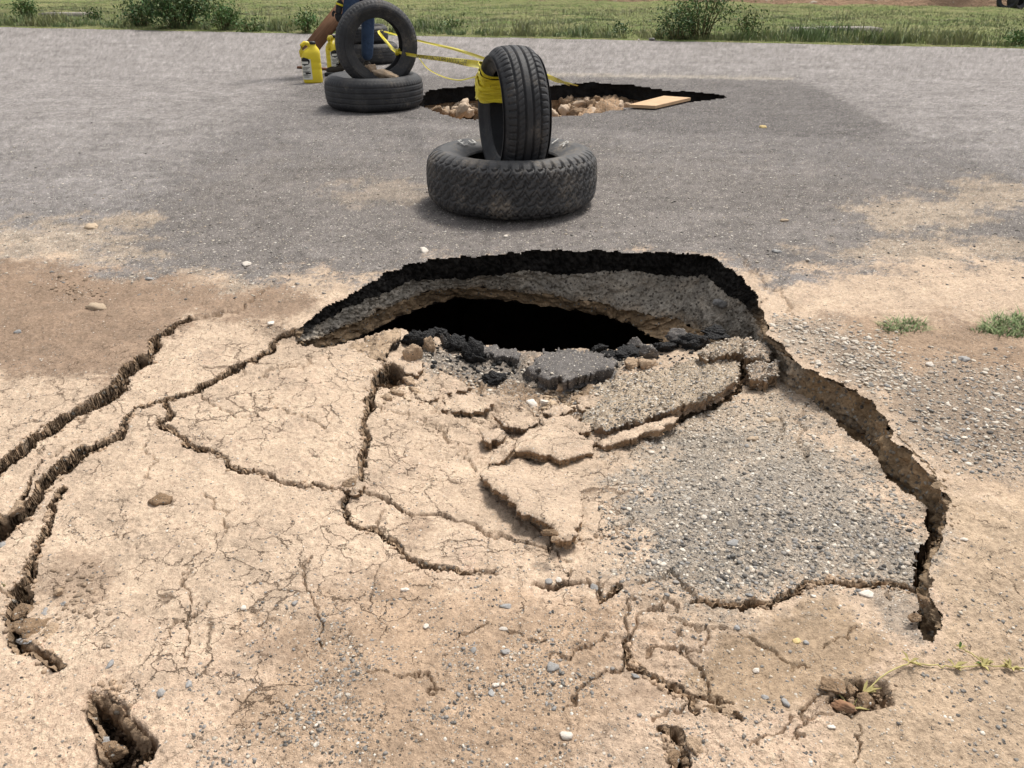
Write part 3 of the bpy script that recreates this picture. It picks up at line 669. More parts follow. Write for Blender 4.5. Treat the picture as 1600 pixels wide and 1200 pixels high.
ba = np.arange(-60, 70, .4); bt = np.array([-.4, 0, .3, .7, 1.2, 1.8, 2.5, 3.2, 4, 6, 10, 20, 40]); BA, BT = np.meshgrid(ba, bt)
bt2 = BT+.4*fbm(BA*.7, BT*.3, 4, 610)
bz = -.05+2.4*ss(0, 4.2, BT)+.35*fbm(BA*.6, BT*1.2, 5, 611)*ss(0, .6, BT)
tag(np_mesh('earth_bank', np.stack([B0[0]+bd[0]*BA+bn[0]*bt2, B0[1]+bd[1]*BA+bn[1]*bt2, bz], -1).reshape(-1, 3), gridfaces(len(bt), len(ba)), bank_mat()), kind='structure')
# base sheet far out to the sides and behind, a little lower than everything modelled finely
def leafmat(name):
    m = M(name, .6, .25); m.L.new(m.attr('Col').outputs['Color'], m.b.inputs['Base Color'])
    return m.m
MAT['leaf'] = leafmat('leaves'); MAT['turf'] = leafmat('grass blades')
_n = MAT['turf'].node_tree; _v = _n.nodes.new('ShaderNodeCombineXYZ'); _v.inputs[2].default_value = 1.0; _n.links.new(_v.outputs[0], _n.nodes['Principled BSDF'].inputs['Normal']); MAT['stem'] = simple('stems', (.10,.08,.04), (.16,.15,.07), 20)
def blades(x, y, z, h, w, col, name, lean=.35):
    n = len(x); a = rng.uniform(0, 2*np.pi, n); l = rng.normal(0, lean, (n, 2))*h[:, None]
    b = np.stack([x, y, z-.01], -1); wv_ = np.stack([np.cos(a), np.sin(a), 0*a], -1)*w[:, None]/2
    mid = b+np.stack([l[:, 0]*.35, l[:, 1]*.35, h*.6], -1); tip = b+np.stack([l[:, 0], l[:, 1], h], -1)
    Vv = np.stack([b-wv_, b+wv_, mid+wv_*.8, mid-wv_*.8, tip], 1).reshape(-1, 3); i = np.arange(n)[:, None]*5
    F = np.concatenate([i+np.array([[0, 1, 2]]), i+np.array([[0, 2, 3]]), i+np.array([[3, 2, 4]])])
    cc = np.repeat(col, 5, 0); return tag(np_mesh(name, Vv, F, MAT['turf'], None, cc, smooth=False), kind='stuff')
n = 95000; a = rng.uniform(-6, 24, n); t = np.abs(rng.normal(0, 1, n))**1.0*6
k = rng.random(n); n2 = 26000
dens = fbm(a*1.1, t*1.1, 4, 620); keep = dens > -.6
a, t = a[keep], t[keep]; x, y = fld(a, t); tall = ss(.1, .5, fbm(a*.45, t*.6, 3, 625))
h = (.022+.022*rng.random(len(a))+.022*tall)*rng.uniform(.6, 1.3, len(a))
g1 = np.array((.19,.25,.085)); g2 = np.array((.32,.325,.15)); g3 = np.array((.13,.21,.06))
f_ = ss(-.3, .4, fbm(a*.5, t*.5, 4, 621)+rng.normal(0, .25, len(a)))[:, None]
col = g1*(1-f_)+g2*f_; col = col*rng.uniform(.85, 1.15, (len(a), 1))
blades(x, y, fz(a, t), h, rng.uniform(.008, .015, len(a)), col, 'field_grass')
a = rng.uniform(-5, 21, n2); t = np.abs(rng.normal(0, .42, n2))+.02+.12*fbm(a*2, a*0, 3, 630); dn = fbm(a*.9, t*.9, 3, 631)+.35*ss(9, 13, a)
kk = dn > -.12; a, t = a[kk], t[kk]; x, y = fld(a, t)
h = rng.uniform(.06, .17, len(a))*(.55+.9*ss(-.1, .5, fbm(a*1.5, t*1.5, 3, 632))); f_ = ss(-.4, .4, fbm(a*1.1, t*1.1, 3, 633)+rng.normal(0, .3, len(a)))[:, None]
col = (g3*(1-f_)+np.array((.29,.31,.11))*f_)*rng.uniform(.7, 1.3, (len(a), 1))
blades(x, y, fz(a, t), h, rng.uniform(.006, .013, len(a)), col, 'verge_grass')
n3 = 2600; a = rng.uniform(-5, 21, n3); t = rng.uniform(.05, 5, n3)**1.2; kk = fbm(a*.7, t*.7, 4, 640) > .12; a, t = a[kk], t[kk]; x, y = fld(a, t)
blades(x, y, fz(a, t), rng.uniform(.12, .34, len(a)), rng.uniform(.004, .008, len(a)), np.array((.34,.32,.15))*rng.uniform(.7, 1.2, (len(a), 1)), 'dry_stalks', .25)
def leaves_mesh(name, pts, size, col, parent, cv=.3):
    n = len(pts); d = rng.normal(0, 1, (n, 3)); d /= np.linalg.norm(d, axis=1)[:, None]; e = np.cross(d, rng.normal(0, 1, (n, 3))); e /= np.linalg.norm(e, axis=1)[:, None]
    s = size*rng.uniform(.6, 1.3, (n, 1)); Vv = np.stack([pts-d*s, pts+e*s*.42, pts+d*s, pts-e*s*.42], 1).reshape(-1, 3)
    F = np.arange(n*4).reshape(-1, 4); cc = np.repeat(np.array(col)*rng.uniform(1-cv, 1+cv, (n, 1))*(1+.15*rng.normal(0, 1, (n, 3))*np.array((1, .3, .6))), 4, 0)
    return np_mesh(name, Vv, F, MAT['leaf'], parent, np.clip(cc, .005, 1), smooth=False)
def shrub(u, v, w, h, ns, nl, size, col, label, group=None, arch=.3, cat='shrub', name='shrub', seedv=1):
    g = GV(u, v); r = empty(name, g, label, cat, group); bm = bmesh.new(); P_ = []
    rs = random.Random(seedv)
    for i in range(ns):
        a_ = rs.uniform(0, 6.283); rad = w/2*rs.uniform(.2, 1)**.7; hh = h*rs.uniform(.55, 1)*(1.1-.45*(rad/(w/2)))
        e = Vector((math.cos(a_)*rad, math.sin(a_)*rad*.7, hh)); b = Vector((e.x*.25, e.y*.25, -.02)); pts = []
        for k in range(7):
            q = k/6; p = b.lerp(e, q)+Vector((0, 0, arch*h*math.sin(math.pi*q)*.5))+Vector([rs.gauss(0, .012)*q for _ in '123']); pts.append(p)
        tube_bm(bm, pts, [.009*(1-.75*k/6) for k in range(7)], 4)
        for j in range(nl//ns):
            q = rs.uniform(.2, 1.02)**.8*6; k = min(int(q), 5); p = pts[k].lerp(pts[k+1], q-k); s_ = .06*w/.8+.045
            P_.append([p.x+rs.gauss(0, s_), p.y+rs.gauss(0, s_), max(.01, p.z+rs.gauss(0, s_*.9))])
    obj('stems', bm, MAT['stem'], r); leaves_mesh('foliage', np.array(P_), size, col, r); return r
DG = (.065, .115, .038); MG = (.10, .165, .05)
shrub(222, 44, .62, .52, 16, 900, .030, DG, 'left end bush of the dark clump at the road edge', 'bushes at the road edge', seedv=1)
shrub(283, 45, 1.25, .80, 34, 3200, .034, DG, 'largest dark green bush at the left road edge', 'bushes at the road edge', seedv=2)
shrub(350, 48, .55, .45, 14, 900, .028, MG, 'lower bush just right of the big dark green bush', 'bushes at the road edge', seedv=3)
shrub(45, 38, .50, .55, 14, 800, .028, MG, 'leafy weed bush near the top left corner', 'bushes at the road edge', seedv=4)
shrub(150, 39, .22, .30, 8, 240, .026, DG, 'small dark weed standing alone left of the big bush', 'weeds at the road edge', cat='weed', name='weed', seedv=5)
shrub(392, 50, .36, .22, 9, 260, .026, MG, 'small low weed right of the bush clump', 'weeds at the road edge', cat='weed', name='weed', seedv=6)
shrub(478, 52, .40, .38, 10, 480, .028, MG, 'leafy weed behind the leaning board', 'bushes at the road edge', seedv=7)
shrub(1058, 63, .55, .50, 16, 800, .024, DG, 'dense left half of the arching bush at the right road edge', 'bushes at the road edge', seedv=8)
b_ = shrub(1095, 62, 1.15, .78, 22, 1500, .024, MG, 'bush with long arching thorny branches at the road edge', 'bushes at the road edge', .5, seedv=9)
bm = bmesh.new(); Pl = []; rs = random.Random(5)
for (dx, hh, bend) in ((-.62, .62, .35), (.55, .62, .3), (.30, .8, .1), (-.25, .85, .1), (.05, .9, .05)):
    pts = [Vector((dx*q**1.3, rs.uniform(-.1, .1)*q, hh*q-bend*q*q*.6)) for q in np.linspace(0, 1, 9)]
    tube_bm(bm, pts, [.008*(1-.07*k) for k in range(9)], 4)
    for j in range(70):
        q = rs.uniform(.2, 1)*8; k = min(int(q), 7); p = pts[k].lerp(pts[k+1], q-k); Pl.append([p.x+rs.gauss(0, .02), p.y+rs.gauss(0, .02), p.z+rs.gauss(0, .02)])
obj('arching_branches', bm, MAT['stem'], b_); leaves_mesh('branch_leaves', np.array(Pl), .022, DG, b_)
shrub(1172, 62, .45, .55, 12, 420, .026, (.09,.14,.04), 'upright stalky weed right of the arching bush', 'bushes at the road edge', .05, seedv=10)
shrub(972, 57, .35, .14, 9, 300, .026, DG, 'low leafy weed left of the arching bush', 'weeds at the road edge', cat='weed', name='weed', seedv=11)
shrub(1308, 62, .10, .20, 4, 70, .02, DG, 'thin dark weed beside the pale concrete slab', 'weeds at the road edge', cat='weed', name='weed', seedv=12)
shrub(1590, 73, .35, .18, 10, 420, .028, MG, 'low weed at the right edge of the frame', 'weeds at the road edge', cat='weed', name='weed', seedv=13)
shrub(700, 50, .35, .20, 9, 260, .026, MG, 'low leafy weed in the verge right of the upright ring tyre', 'weeds at the road edge', cat='weed', name='weed', seedv=14)
# tree stem on the bank
r = empty('tree', GV(1506, 10), 'thin dark tree trunk at the foot of the bare bank', 'tree'); bm = bmesh.new()
tube_bm(bm, [(0,0,-.1),(.02,0,.4),(.0,0,.9),(-.05,0,1.6),(-.03,0,2.4)], [.10,.06,.055,.05,.03], 8)
for s_ in (-1, 1, .6): tube_bm(bm, [(-.02,0,1.3),(s_*.35,.1*s_,1.8),(s_*.7,.2,2.4)], [.035,.025,.012], 6)
obj('trunk', bm, MAT['stem'], r)
pp = []; 
for c_ in ((-.4,0,2.5),(.4,.1,2.6),(0,.1,3.1),(.7,0,2.3)):
    pp += [[c_[0]+rng.normal(0, .3), c_[1]+rng.normal(0, .3), c_[2]+rng.normal(0, .22)] for _ in range(500)]
leaves_mesh('crown', np.array(pp), .06, MG, r)
# ------------------------------------------------------------------ stones and clods
from mathutils.bvhtree import BVHTree
_ico = {}
def ico(n):
    if n not in _ico:
        b = bmesh.new(); bmesh.ops.create_icosphere(b, subdivisions=n, radius=1)
        _ico[n] = (np.array([v.co[:] for v in b.verts]), np.array([[v.index for v in f.verts] for f in b.faces])); b.free()
    return _ico[n]
def rockverts(n, s, planes=11, rough=.05, round_=.0):
    Vv, F = ico(n); r = np.random.default_rng(s); nn = r.normal(0, 1, (planes, 3)); nn /= np.linalg.norm(nn, axis=1)[:, None]
    d = r.uniform(.42, .85, planes); dots = Vv@nn.T; k = np.where(dots > .05, d/np.maximum(dots, .05), 9).min(1); k = np.minimum(k, 1.15)
    k = k*(1-round_)+round_
    q = Vv*k[:, None]; q = q*(1+rough*(fbm(Vv[:, 0]*2.3+s, Vv[:, 1]*2.3+Vv[:, 2]*3.1, 4, s)))[:, None]
    return q, F
def rot(ax=None, s=0):
    r = random.Random(s); return np.array(Matrix.Rotation(r.uniform(0, 6.28), 3, 'Z') @ Matrix.Rotation(r.gauss(0, ax or .2), 3, 'X') @ Matrix.Rotation(r.gauss(0, ax or .2), 3, 'Y'))
def rock(name, loc, dims, mat, s,  label=None, cat='rock', group=None, sub=4, rough=.08, tilt=.3, planes=12, yaw=None, round_=0.0, col=None):
    Vv, F = rockverts(sub, s, planes, rough, round_); Vv = Vv*np.array(dims)/2
    R_ = np.array(Matrix.Rotation(yaw, 3, 'Z') @ Matrix.Rotation(random.Random(s).gauss(0, tilt), 3, 'X')) if yaw is not None else rot(tilt, s)
    Vv = Vv@R_.T; o = np_mesh(name, Vv, F, mat, None, np.tile(np.array(col if col is not None else (.4,.4,.4)), (len(Vv), 1)), smooth=round_ > .2)
    o.location = loc; return tag(o, label, cat, group)
STC = {'white': (.66,.60,.53), 'grey': (.30,.29,.28), 'blue': (.31,.305,.30), 'tan': (.45,.35,.25), 'dark': (.10,.095,.09), 'yellow': (.55,.42,.2)}
NOTE = [(832,634,22,15,'white','white angular stone on the rim of the funnel',),(385,414,16,9,'white','white oval stone on the asphalt left of the sinkhole'),
 (143,356,30,8,'tan','chalky flat stone at the left where asphalt meets dirt'),(150,481,34,14,'tan','long grey brown stone on the damp brown dirt at left'),
 (28,519,12,7,'blue','small blue grey stone near the left edge of the frame'),(424,506,13,8,'white','small white stone beside the left tip of the sinkhole'),
 (664,393,17,7,'white','flat white stone on the asphalt just behind the sinkhole rim'),(1213,394,20,8,'blue','pale blue grey flat stone on the asphalt right of the sinkhole rim'),
 (1262,407,11,6,'white','small white stone right of the pale blue flat stone'),(1145,848,26,15,'blue','sharp blue grey flake on the gravel slab'),
 (1210,655,26,15,'tan','smooth tan cobble on the upper part of the gravel slab'),(1177,686,20,10,'tan','flat tan pebble left of the small crack on the gravel slab'),
 (1230,1097,15,22,'blue','blue grey upright pebble near the bottom edge'),(884,1150,24,14,'white','white stone at the bottom centre of the frame'),
 (787,982,14,8,'white','small white stone left of the short open crack'),(790,1020,20,11,'grey','light grey stone in the brown gravelly dirt'),
 (858,910,14,14,'grey','light grey stone at the head of the little broken lip'),(873,908,12,11,'white','white stone touching the grey one by the broken lip'),
 (928,918,18,12,'grey','light grey stone in front of the broken dirt tongue'),(790,948,22,12,'blue','blue grey stone below the broken lip'),
 (296,1074,10,18,'blue','slender blue grey stone standing in pale crust'),(173,1043,10,18,'blue','blue flake right of the dark slot at lower left'),
 (253,1087,12,16,'grey','pale grey patch of stone in the crust'),(1245,1001,16,9,'yellow','yellowish oval pebble on the brown slab'),(1259,1004,12,11,'blue','blue grey pebble touching the yellowish one'),
 (1182,1044,13,10,'white','white pebble on the lower brown slab'),(1195,1088,13,10,'grey','grey pebble low on the brown slab'),(1151,980,12,9,'blue','blue grey pebble above the long hairline crack'),
 (1170,929,14,8,'blue','grey pebble just above the lower open crack'),(1298,1135,14,8,'white','whitish stone below the small hollow'),(1355,932,26,14,'white','whitish lump on the brown slab below the crack'),
 (992,1058,16,9,'blue','pale blue grey stone at the upper left of the lower crack'),(665,978,13,9,'white','white pebble in the crust left of centre'),(634,921,14,10,'white','white pebble near the end of the curved crack'),
 (460,945,12,9,'grey','pale grey pebble in the crust at lower left'),(380,952,12,9,'white','two tone pebble in the crust near the hairline crack'),(740,1018,11,16,'grey','upright grey stone in gravelly dirt'),
 (767,1087,10,18,'blue','slender blue stone in gravelly dirt'),(775,1076,11,9,'white','pale yellow pebble beside the slender blue stone'),(862,1046,22,18,'grey','grey pebble cluster stone right of centre'),
 (1193,199,14,6,'yellow','yellowish chip on the far asphalt'),(1122,473,26,16,'grey','pale flat stone sticking out of the gravel wall'),(1225,345,22,5,'tan','dry leaf like tan chip on the asphalt at right'),
 (560,450,9,5,'tan','tan chip beside the left sinkhole rim'),(655,447,8,5,'white','white chip'),(233,436,14,8,'blue','blue grey stone where asphalt meets damp dirt'),(250,785,34,24,'yellow','crumbly yellow brown clod on the pale crust'),
 (1135,570,12,8,'grey','grey chip beside the toppled blocks'),(640,388,10,5,'grey','grey chip by the rim'),(790,370,10,5,'white','tiny white chip between tyre and rim'),(1504,846,13,8,'white','white pebble on the right hand dirt'),(1452,570,14,9,'white','white pebble in the right gravel patch'),
 (1505,560,26,12,'grey','larger grey stone in the right gravel patch'),(500,1000,12,8,'grey','grey pebble low in the crust')]
skip = {'white chip', 'grey chip by the rim', 'tan chip beside the left sinkhole rim'}
for i, (u, v, w, h, c, lab) in enumerate(NOTE):
    if lab in skip: continue
    if (u, v) == (1122, 473): loc = GY(u, v, 2.45) if 0 else Vector(G(u, v, -.13).tolist())
    else: loc = sv(u, v)
    Zd = math.hypot(loc.y, CAM_H-loc.z); s_ = Zd/FPX; dep = h*s_/max(.35, (CAM_H-loc.z)/Zd)*.8
    rock('stone' if w > 18 or h > 18 else 'pebble', loc+Vector((0, 0, .0015)), (w*s_, dep, min(w*s_, dep)*.55), MAT['stone'] if i != 46 else MAT['clod_brown'], 900+i, lab, 'stone' if w > 18 or h > 18 else 'pebble', None, 3, .22, .12, 12, yaw=random.Random(i).uniform(-.35, .35), round_=.21, col=np.array(STC[c])*random.Random(i).uniform(.85, 1.1))
def peb(name, u, v, r, cols, zs=.5, base=None, sub=1, mat=None, zoff=0, kind='stuff'):
    Vv, F = ico(sub); n = len(u); L = surf(u, v) if base is None else base
    ang = rng.uniform(0, 6.28, n); el = rng.uniform(.6, 1.0, n); sz = rng.uniform(.6, 1, n)*zs
    q = Vv[None]*(1+rng.normal(0, .22, (n, len(Vv), 1)))*np.stack([r, r*el, r*sz], -1)[:, None]
    ca, sa = np.cos(ang)[:, None], np.sin(ang)[:, None]; x = q[..., 0]*ca-q[..., 1]*sa; y = q[..., 0]*sa+q[..., 1]*ca
    tx = rng.normal(0, .25, (n, 1)); q = np.stack([x, y, q[..., 2]+tx*x*.6], -1)+L[:, None]+np.array((0, 0, zoff))
    q[..., 2] += (r*sz*.25)[:, None]
    Fx = (F[None]+np.arange(n)[:, None, None]*len(Vv)).reshape(-1, 3)
    return tag(np_mesh(name, q.reshape(-1, 3), Fx, mat or MAT['stone'], None, np.repeat(cols, len(Vv), 0)), kind=kind)
PAL = np.array([(.62,.56,.48),(.52,.46,.38),(.40,.34,.28),(.28,.26,.24),(.20,.19,.175),(.135,.125,.115),(.27,.26,.25),(.45,.38,.30),(.09,.085,.08)])
def pal(n, p): return PAL[rng.choice(len(PAL), n, p=np.array(p)/sum(p))]*rng.uniform(.8, 1.15, (n, 1))
def scatter(poly, n, dens=None, soft=12):
    P_ = np.array(poly); u = rng.uniform(P_[:, 0].min()-10, P_[:, 0].max()+10, n); v = rng.uniform(P_[:, 1].min()-10, P_[:, 1].max()+10, n)
    d = polydist(u, v, poly)*np.where(inpoly(u, v, poly), 1, -1)+rng.normal(0, soft, n)
    k = d > 0
    if dens is not None: k &= rng.random(n) < dens(u, v)
    k &= ~inpoly(u, v, HOLE) & (polydist(u, v, HOLE) > 4); return u[k], v[k]
def rad(n, lo, hi, p=2.2): return lo+(hi-lo)*rng.random(n)**p
GS = [(1015,650),(1110,640),(1195,592),(1240,625),(1330,705),(1410,785),(1445,860),(1420,912),(1290,910),(1200,925),(1050,925),(985,885),(945,815),(985,730)]
u, v = scatter(GS, 9500, None, 42); r_ = rad(len(u), .0016, .0062, 2.4); wht = ss(820, 640, v)[:, None]
cols = pal(len(u), (2,3,3,4,4,3,3,2,2))*(1-wht)+pal(len(u), (7,6,4,3,1.5,.5,1,4,0))*wht
peb('gravel', u, v, r_, cols)
u, v = scatter([(880,640),(960,575),(1080,555),(1170,600),(1120,640),(1000,690),(930,690)], 2600, None, 16); peb('gravel', u, v, rad(len(u), .002, .006, 2), pal(len(u), (7,7,5,3,2,.5,1,6,0)))
GO = [(1190,500),(1290,500),(1400,530),(1420,590),(1380,620),(1300,585),(1240,550)]
u, v = scatter(GO, 2600, None, 12); peb('gravel', u, v, rad(len(u), .0025, .0085, 2.2), pal(len(u), (9,7,4,2,1,.4,1,6,0)))
u, v = scatter([(1380,600),(1450,550),(1620,570),(1800,600),(1800,740),(1560,740),(1440,710)], 5200, None, 22); peb('gravel', u, v, rad(len(u), .0018, .0065, 2.3), pal(len(u), (6,5,4,4,4,3,4,3,1)))
u, v = scatter([(380,930),(700,880),(950,910),(1100,960),(1180,1210),(300,1230),(330,1080)], 8000, lambda u, v: ss(-.25, .45, fbm(G(u, v)[..., 0]*9, G(u, v)[..., 1]*9, 4, 360)), 40); peb('gravel', u, v, rad(len(u), .0010, .0042, 3.2), pal(len(u), (2,2,3,4,4,3,4,3,1)))
u, v = scatter([(-150,560),(700,560),(950,780),(950,900),(300,1230),(-150,1230)], 2200, lambda u, v: ss(-.1, .5, fbm(G(u, v)[..., 0]*7, G(u, v)[..., 1]*7, 4, 362)), 30); peb('gravel', u, v, rad(len(u), .0009, .0036, 3), pal(len(u), (1,1,2,4,5,3,5,3,1)), .35)
u, v = scatter([(1000,900),(1460,930),(1800,750),(1800,1260),(900,1260)], 6000, lambda u, v: ss(-.25, .5, fbm(G(u, v)[..., 0]*7, G(u, v)[..., 1]*7, 4, 361)), 40); peb('gravel', u, v, rad(len(u), .0010, .0040, 3), pal(len(u), (3,3,3,3,4,3,3,4,1)))
u, v = scatter([(-100,110),(1750,110),(1750,440),(1190,430),(1100,385),(700,385),(480,470),(-100,440)], 7500, lambda u, v: .15+.85*ss(150, 380, v), 8)
k = ~inpoly(u, v, RIM2+NEAR2) & (polydist(u, v, RIM2+NEAR2) > 3); u, v = u[k], v[k]
peb('gravel', u, v, rad(len(u), .0020, .0085, 3), pal(len(u), (3,3,3,3,3,2,3,3,1)), .45)
u, v = scatter([(640,545),(760,550),(840,560),(980,560),(1060,580),(930,640),(850,640),(740,620),(660,590)], 2600, None, 10); peb('gravel', u, v, rad(len(u), .002, .009, 2.5), pal(len(u), (3,4,5,5,4,3,1,7,2)))
# loose crumbs clinging to the walls of the fissures and pits
def along(pl_, ws, n, lo=.0012, hi=.0055):
    pl_ = np.array(pl_, float); sg = np.linalg.norm(np.diff(pl_, axis=0), axis=1); ar = np.concatenate([[0], np.cumsum(sg)]); t = rng.uniform(0, ar[-1], n)
    u = np.interp(t, ar, pl_[:, 0]); v = np.interp(t, ar, pl_[:, 1]); w = np.interp(t, ar, ws) if isinstance(ws, (list, tuple)) else ws
    q = rng.normal(0, .55, n)*w; r = rng.normal(0, .55, n)*w
    return u+q-np.interp(v+0*u, Vax, Vax*0), v+r
cu, cv = [], []
for pl_, ws, n in ((L1, [8,8,9,9,8,9,9.5,11,11,8,7,5,3], 1500), (L2b, [2,2.5,4,5,7,9,11,10,11,9,8], 1500), (L2a, [5,5,5,4.5,4,5,4,3], 350), (L4, [4,5,5.5,7,10,15,14,11,12,13], 1100), (L3, 4, 300), (C1, [13,14,7,5,4.5,5,4], 320), (C2, 4, 200), (R3, 5, 350), (R5, 6, 350),
    ([(170,1085),(175,1130),(200,1180),(190,1230)], 24, 1100), ([(1300,1090),(1340,1080),(1385,1085)], 14, 420), ([(600,580),(615,600)], 14, 200), ([(1050,1150),(1062,1200)], 14, 260)):
    u, v = along(pl_, ws, n); cu.append(u); cv.append(v)
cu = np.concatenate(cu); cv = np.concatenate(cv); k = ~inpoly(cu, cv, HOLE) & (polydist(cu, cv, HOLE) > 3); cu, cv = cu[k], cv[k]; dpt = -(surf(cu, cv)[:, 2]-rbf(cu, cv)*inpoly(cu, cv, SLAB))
dk = ss(.008, .05, dpt)[:, None]; peb('crumbs', cu, cv, rad(len(cu), .0014, .0062, 2.2), (np.array((.40,.29,.20))*(1-dk)+np.array((.12,.085,.06))*dk)*rng.uniform(.65, 1.25, (len(cu), 1)), .8)  # deeper crumbs coloured darker, carrying on the painted crack shade
# the largest stones of the gravel, one by one
PN = ['white', 'white', 'tan', 'grey', 'dark grey', 'dark grey', 'grey', 'tan', 'dark grey']
for poly, n, lo, hi, lab, w_, parts in ((GS, 260, 3.8, 6.2, 'on the sunken right slab', (8,6,4,2,1,.3,1,3,0), ((0, 700, 'near its upper end'), (700, 800, 'around its middle'), (800, 2000, 'in its lower part'))),
        (GO, 90, 4.4, 7.5, 'on the dirt right of the sinkhole', (9,7,4,1,.5,0,.5,5,0), ((0, 545, 'close to the rim'), (545, 2000, 'above the right crevice'))),
        ([(1400,590),(1500,560),(1600,570),(1600,720),(1500,730),(1430,690)], 110, 4.0, 6.5, 'in the gravel patch at the right', (7,5,4,3,3,1,3,3,0), ((0, 640, 'in its far half'), (640, 2000, 'in its near half')))):
    u, v = scatter(poly, n, None, 1); L = surf(u, v); ci = rng.choice(len(PAL), len(u), p=np.array(w_)/sum(w_))
    for j in range(len(u)):
        s_ = math.hypot(L[j][1], CAM_H)/FPX; rr_ = random.uniform(lo, hi)*s_
        Vv, F = rockverts(2, 2000+j % 40, 9, .08, .4); Vv = (Vv*np.array((rr_, rr_*random.uniform(.6, .95), rr_*random.uniform(.3, .5))))@rot(.15, j).T
        o = np_mesh('pebble', Vv, F, MAT['stone'], None, np.tile(PAL[ci[j]]*random.uniform(.85, 1.1), (len(Vv), 1))); o.location = Vector(L[j].tolist())+Vector((0, 0, rr_*.1))
        where = [q for a_, b_, q in parts if a_ <= v[j] < b_][0]; lb_ = f'{PN[ci[j]]} pebble {lab}, {where}'; tag(o, lb_, 'pebble', f'{PN[ci[j]]} pebbles {lab}, {where}')
def crumbs(poly, n, lo, hi, c, zs=.7, soft=6):
    u, v = scatter(poly, n, None, soft); peb('crumbs', u, v, rad(len(u), lo, hi, 2), np.array(c)*rng.uniform(.7, 1.25, (len(u), 1)), zs)
# ---- broken crust plates, built as ragged slabs with thickness
def plate(name, pts, thick, mat, label, cat='slab', step=2.4, s=0, jit=3.0, rough=.0016, colr=None, gr=.12, edgec=(.30,.21,.135), group=None, npeb=0):
    """pts: (u, v, z) outline of the top face; heights between are blended"""
    A = np.array(pts, float); us = np.arange(A[:, 0].min()-6, A[:, 0].max()+6, step); vs_ = np.arange(A[:, 1].min()-6, A[:, 1].max()+6, step*.8)
    u, v = np.meshgrid(us, vs_); d2 = ((u[..., None]-A[:, 0])**2+(v[..., None]-A[:, 1])**2)+9; w = 1/d2**1.3; z = (w*A[:, 2]).sum(-1)/w.sum(-1)
    g = G(u, v, z); x, y = g[..., 0], g[..., 1]; wu_ = fbm(x*40, y*40, 4, s+700)*jit*1.6; wv_ = fbm(x*40, y*40, 4, s+710)*jit
    poly = [(a, b) for a, b, _ in pts]; uc, vc = u+wu_, v+wv_; ins = inpoly((uc[:-1, :-1]+uc[1:, 1:])/2, (vc[:-1, :-1]+vc[1:, 1:])/2, poly)
    dd = polydist(uc, vc, poly)
    g[..., 2] += fbm(x*45, y*45, 5, s+720, .6)*rough-.004*ss(6, 0, dd)
    q = gridfaces(len(vs_), len(us)).reshape(len(vs_)-1, len(us)-1, 4)[:, :, ::-1]; qs = q[ins]
    e = np.concatenate([qs[:, [i, (i+1) % 4]] for i in range(4)]); key = np.sort(e, 1); _, ix, cnt = np.unique(key, axis=0, return_index=True, return_counts=True); be = e[ix[cnt == 1]]
    ids, inv = np.unique(qs.ravel(), return_inverse=True); mp = {int(k): i for i, k in enumerate(ids)}; n = len(ids); T = g.reshape(-1, 3)[ids]; nl = 6
    bids = np.unique(be.ravel()); bm_ = {int(k): i for i, k in enumerate(bids)}; nb = len(bids); Bp = g.reshape(-1, 3)[bids]
    c0 = T.mean(0); Vs = [T]; inn = Bp-c0; inn[:, 2] = 0; inn /= np.linalg.norm(inn, axis=1)[:, None]+1e-9
    for k in range(1, nl):
        t = k/(nl-1); r = Bp.copy(); r[:, 2] -= thick*t*(1+.25*fbm(Bp[:, 0]*25, Bp[:, 1]*25, 3, s+730)); r += inn*(-(t*.35*thick)+fbm(Bp[:, 0]*60+k, Bp[:, 1]*60, 3, s+740)*.004)[:, None]; Vs.append(r)
    F = [inv.reshape(-1, 4)]; be0 = np.array([[mp[int(a)], mp[int(b)]] for a, b in be]); beb = np.array([[bm_[int(a)], bm_[int(b)]] for a, b in be])
    prev = be0
    for k in range(1, nl):
        cur = beb+n+(k-1)*nb; F.append(np.stack([prev[:, 1], prev[:, 0], cur[:, 0], cur[:, 1]], -1)); prev = cur
    lowc = T.copy(); lowc[:, 2] -= thick*.95; base = n+(nl-1)*nb; Vs.append(lowc); F.append(inv.reshape(-1, 4)[:, ::-1]+base)
    Vv = np.concatenate(Vs); colr = colr or TAN; tc = np.tile(np.array(colr), (n, 1))*(1+.12*fbm(T[:, 0]*20, T[:, 1]*20, 4, s+750))[:, None]
    cc = np.concatenate([tc, np.tile(np.array(edgec), (len(Vv)-n, 1))]); ga = np.concatenate([np.full(n, gr), np.full(len(Vv)-n, .2)])
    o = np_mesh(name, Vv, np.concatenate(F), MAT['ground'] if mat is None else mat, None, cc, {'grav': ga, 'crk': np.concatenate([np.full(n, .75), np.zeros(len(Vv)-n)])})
    if npeb:
        k = rng.integers(0, n, npeb); pb = peb('embedded_gravel', k*0.0, k*0.0, rad(npeb, .0018, .0065, 2), pal(npeb, (6,6,5,4,2,.5,1,6,0)), .5, T[k]-np.array((0, 0, .001))); pb.parent = o
    return tag(o, label, cat, group)
plate('crust_slab', [(748,737,-.075),(768,728,-.095),(795,722,-.115),(835,722,-.12),(880,716,-.125),(888,735,-.11),(905,760,-.085),(912,800,-.06),(905,822,-.045),(880,826,-.03),(868,828,-.03),(850,812,-.028),(815,800,-.03),(795,775,-.035),(770,760,-.045)],
      .016, None, 'thin tan crust slab raised at its jagged lower left edge', s=1)
plate('crust_slab', [(793,700,-.09),(802,690,-.105),(830,668,-.12),(865,655,-.13),(905,675,-.125),(928,690,-.115),(925,706,-.10),(905,710,-.09),(880,716,-.085),(840,706,-.085)],
      .022, None, 'tan crust slab behind the raised one, cracked across its middle', s=2)
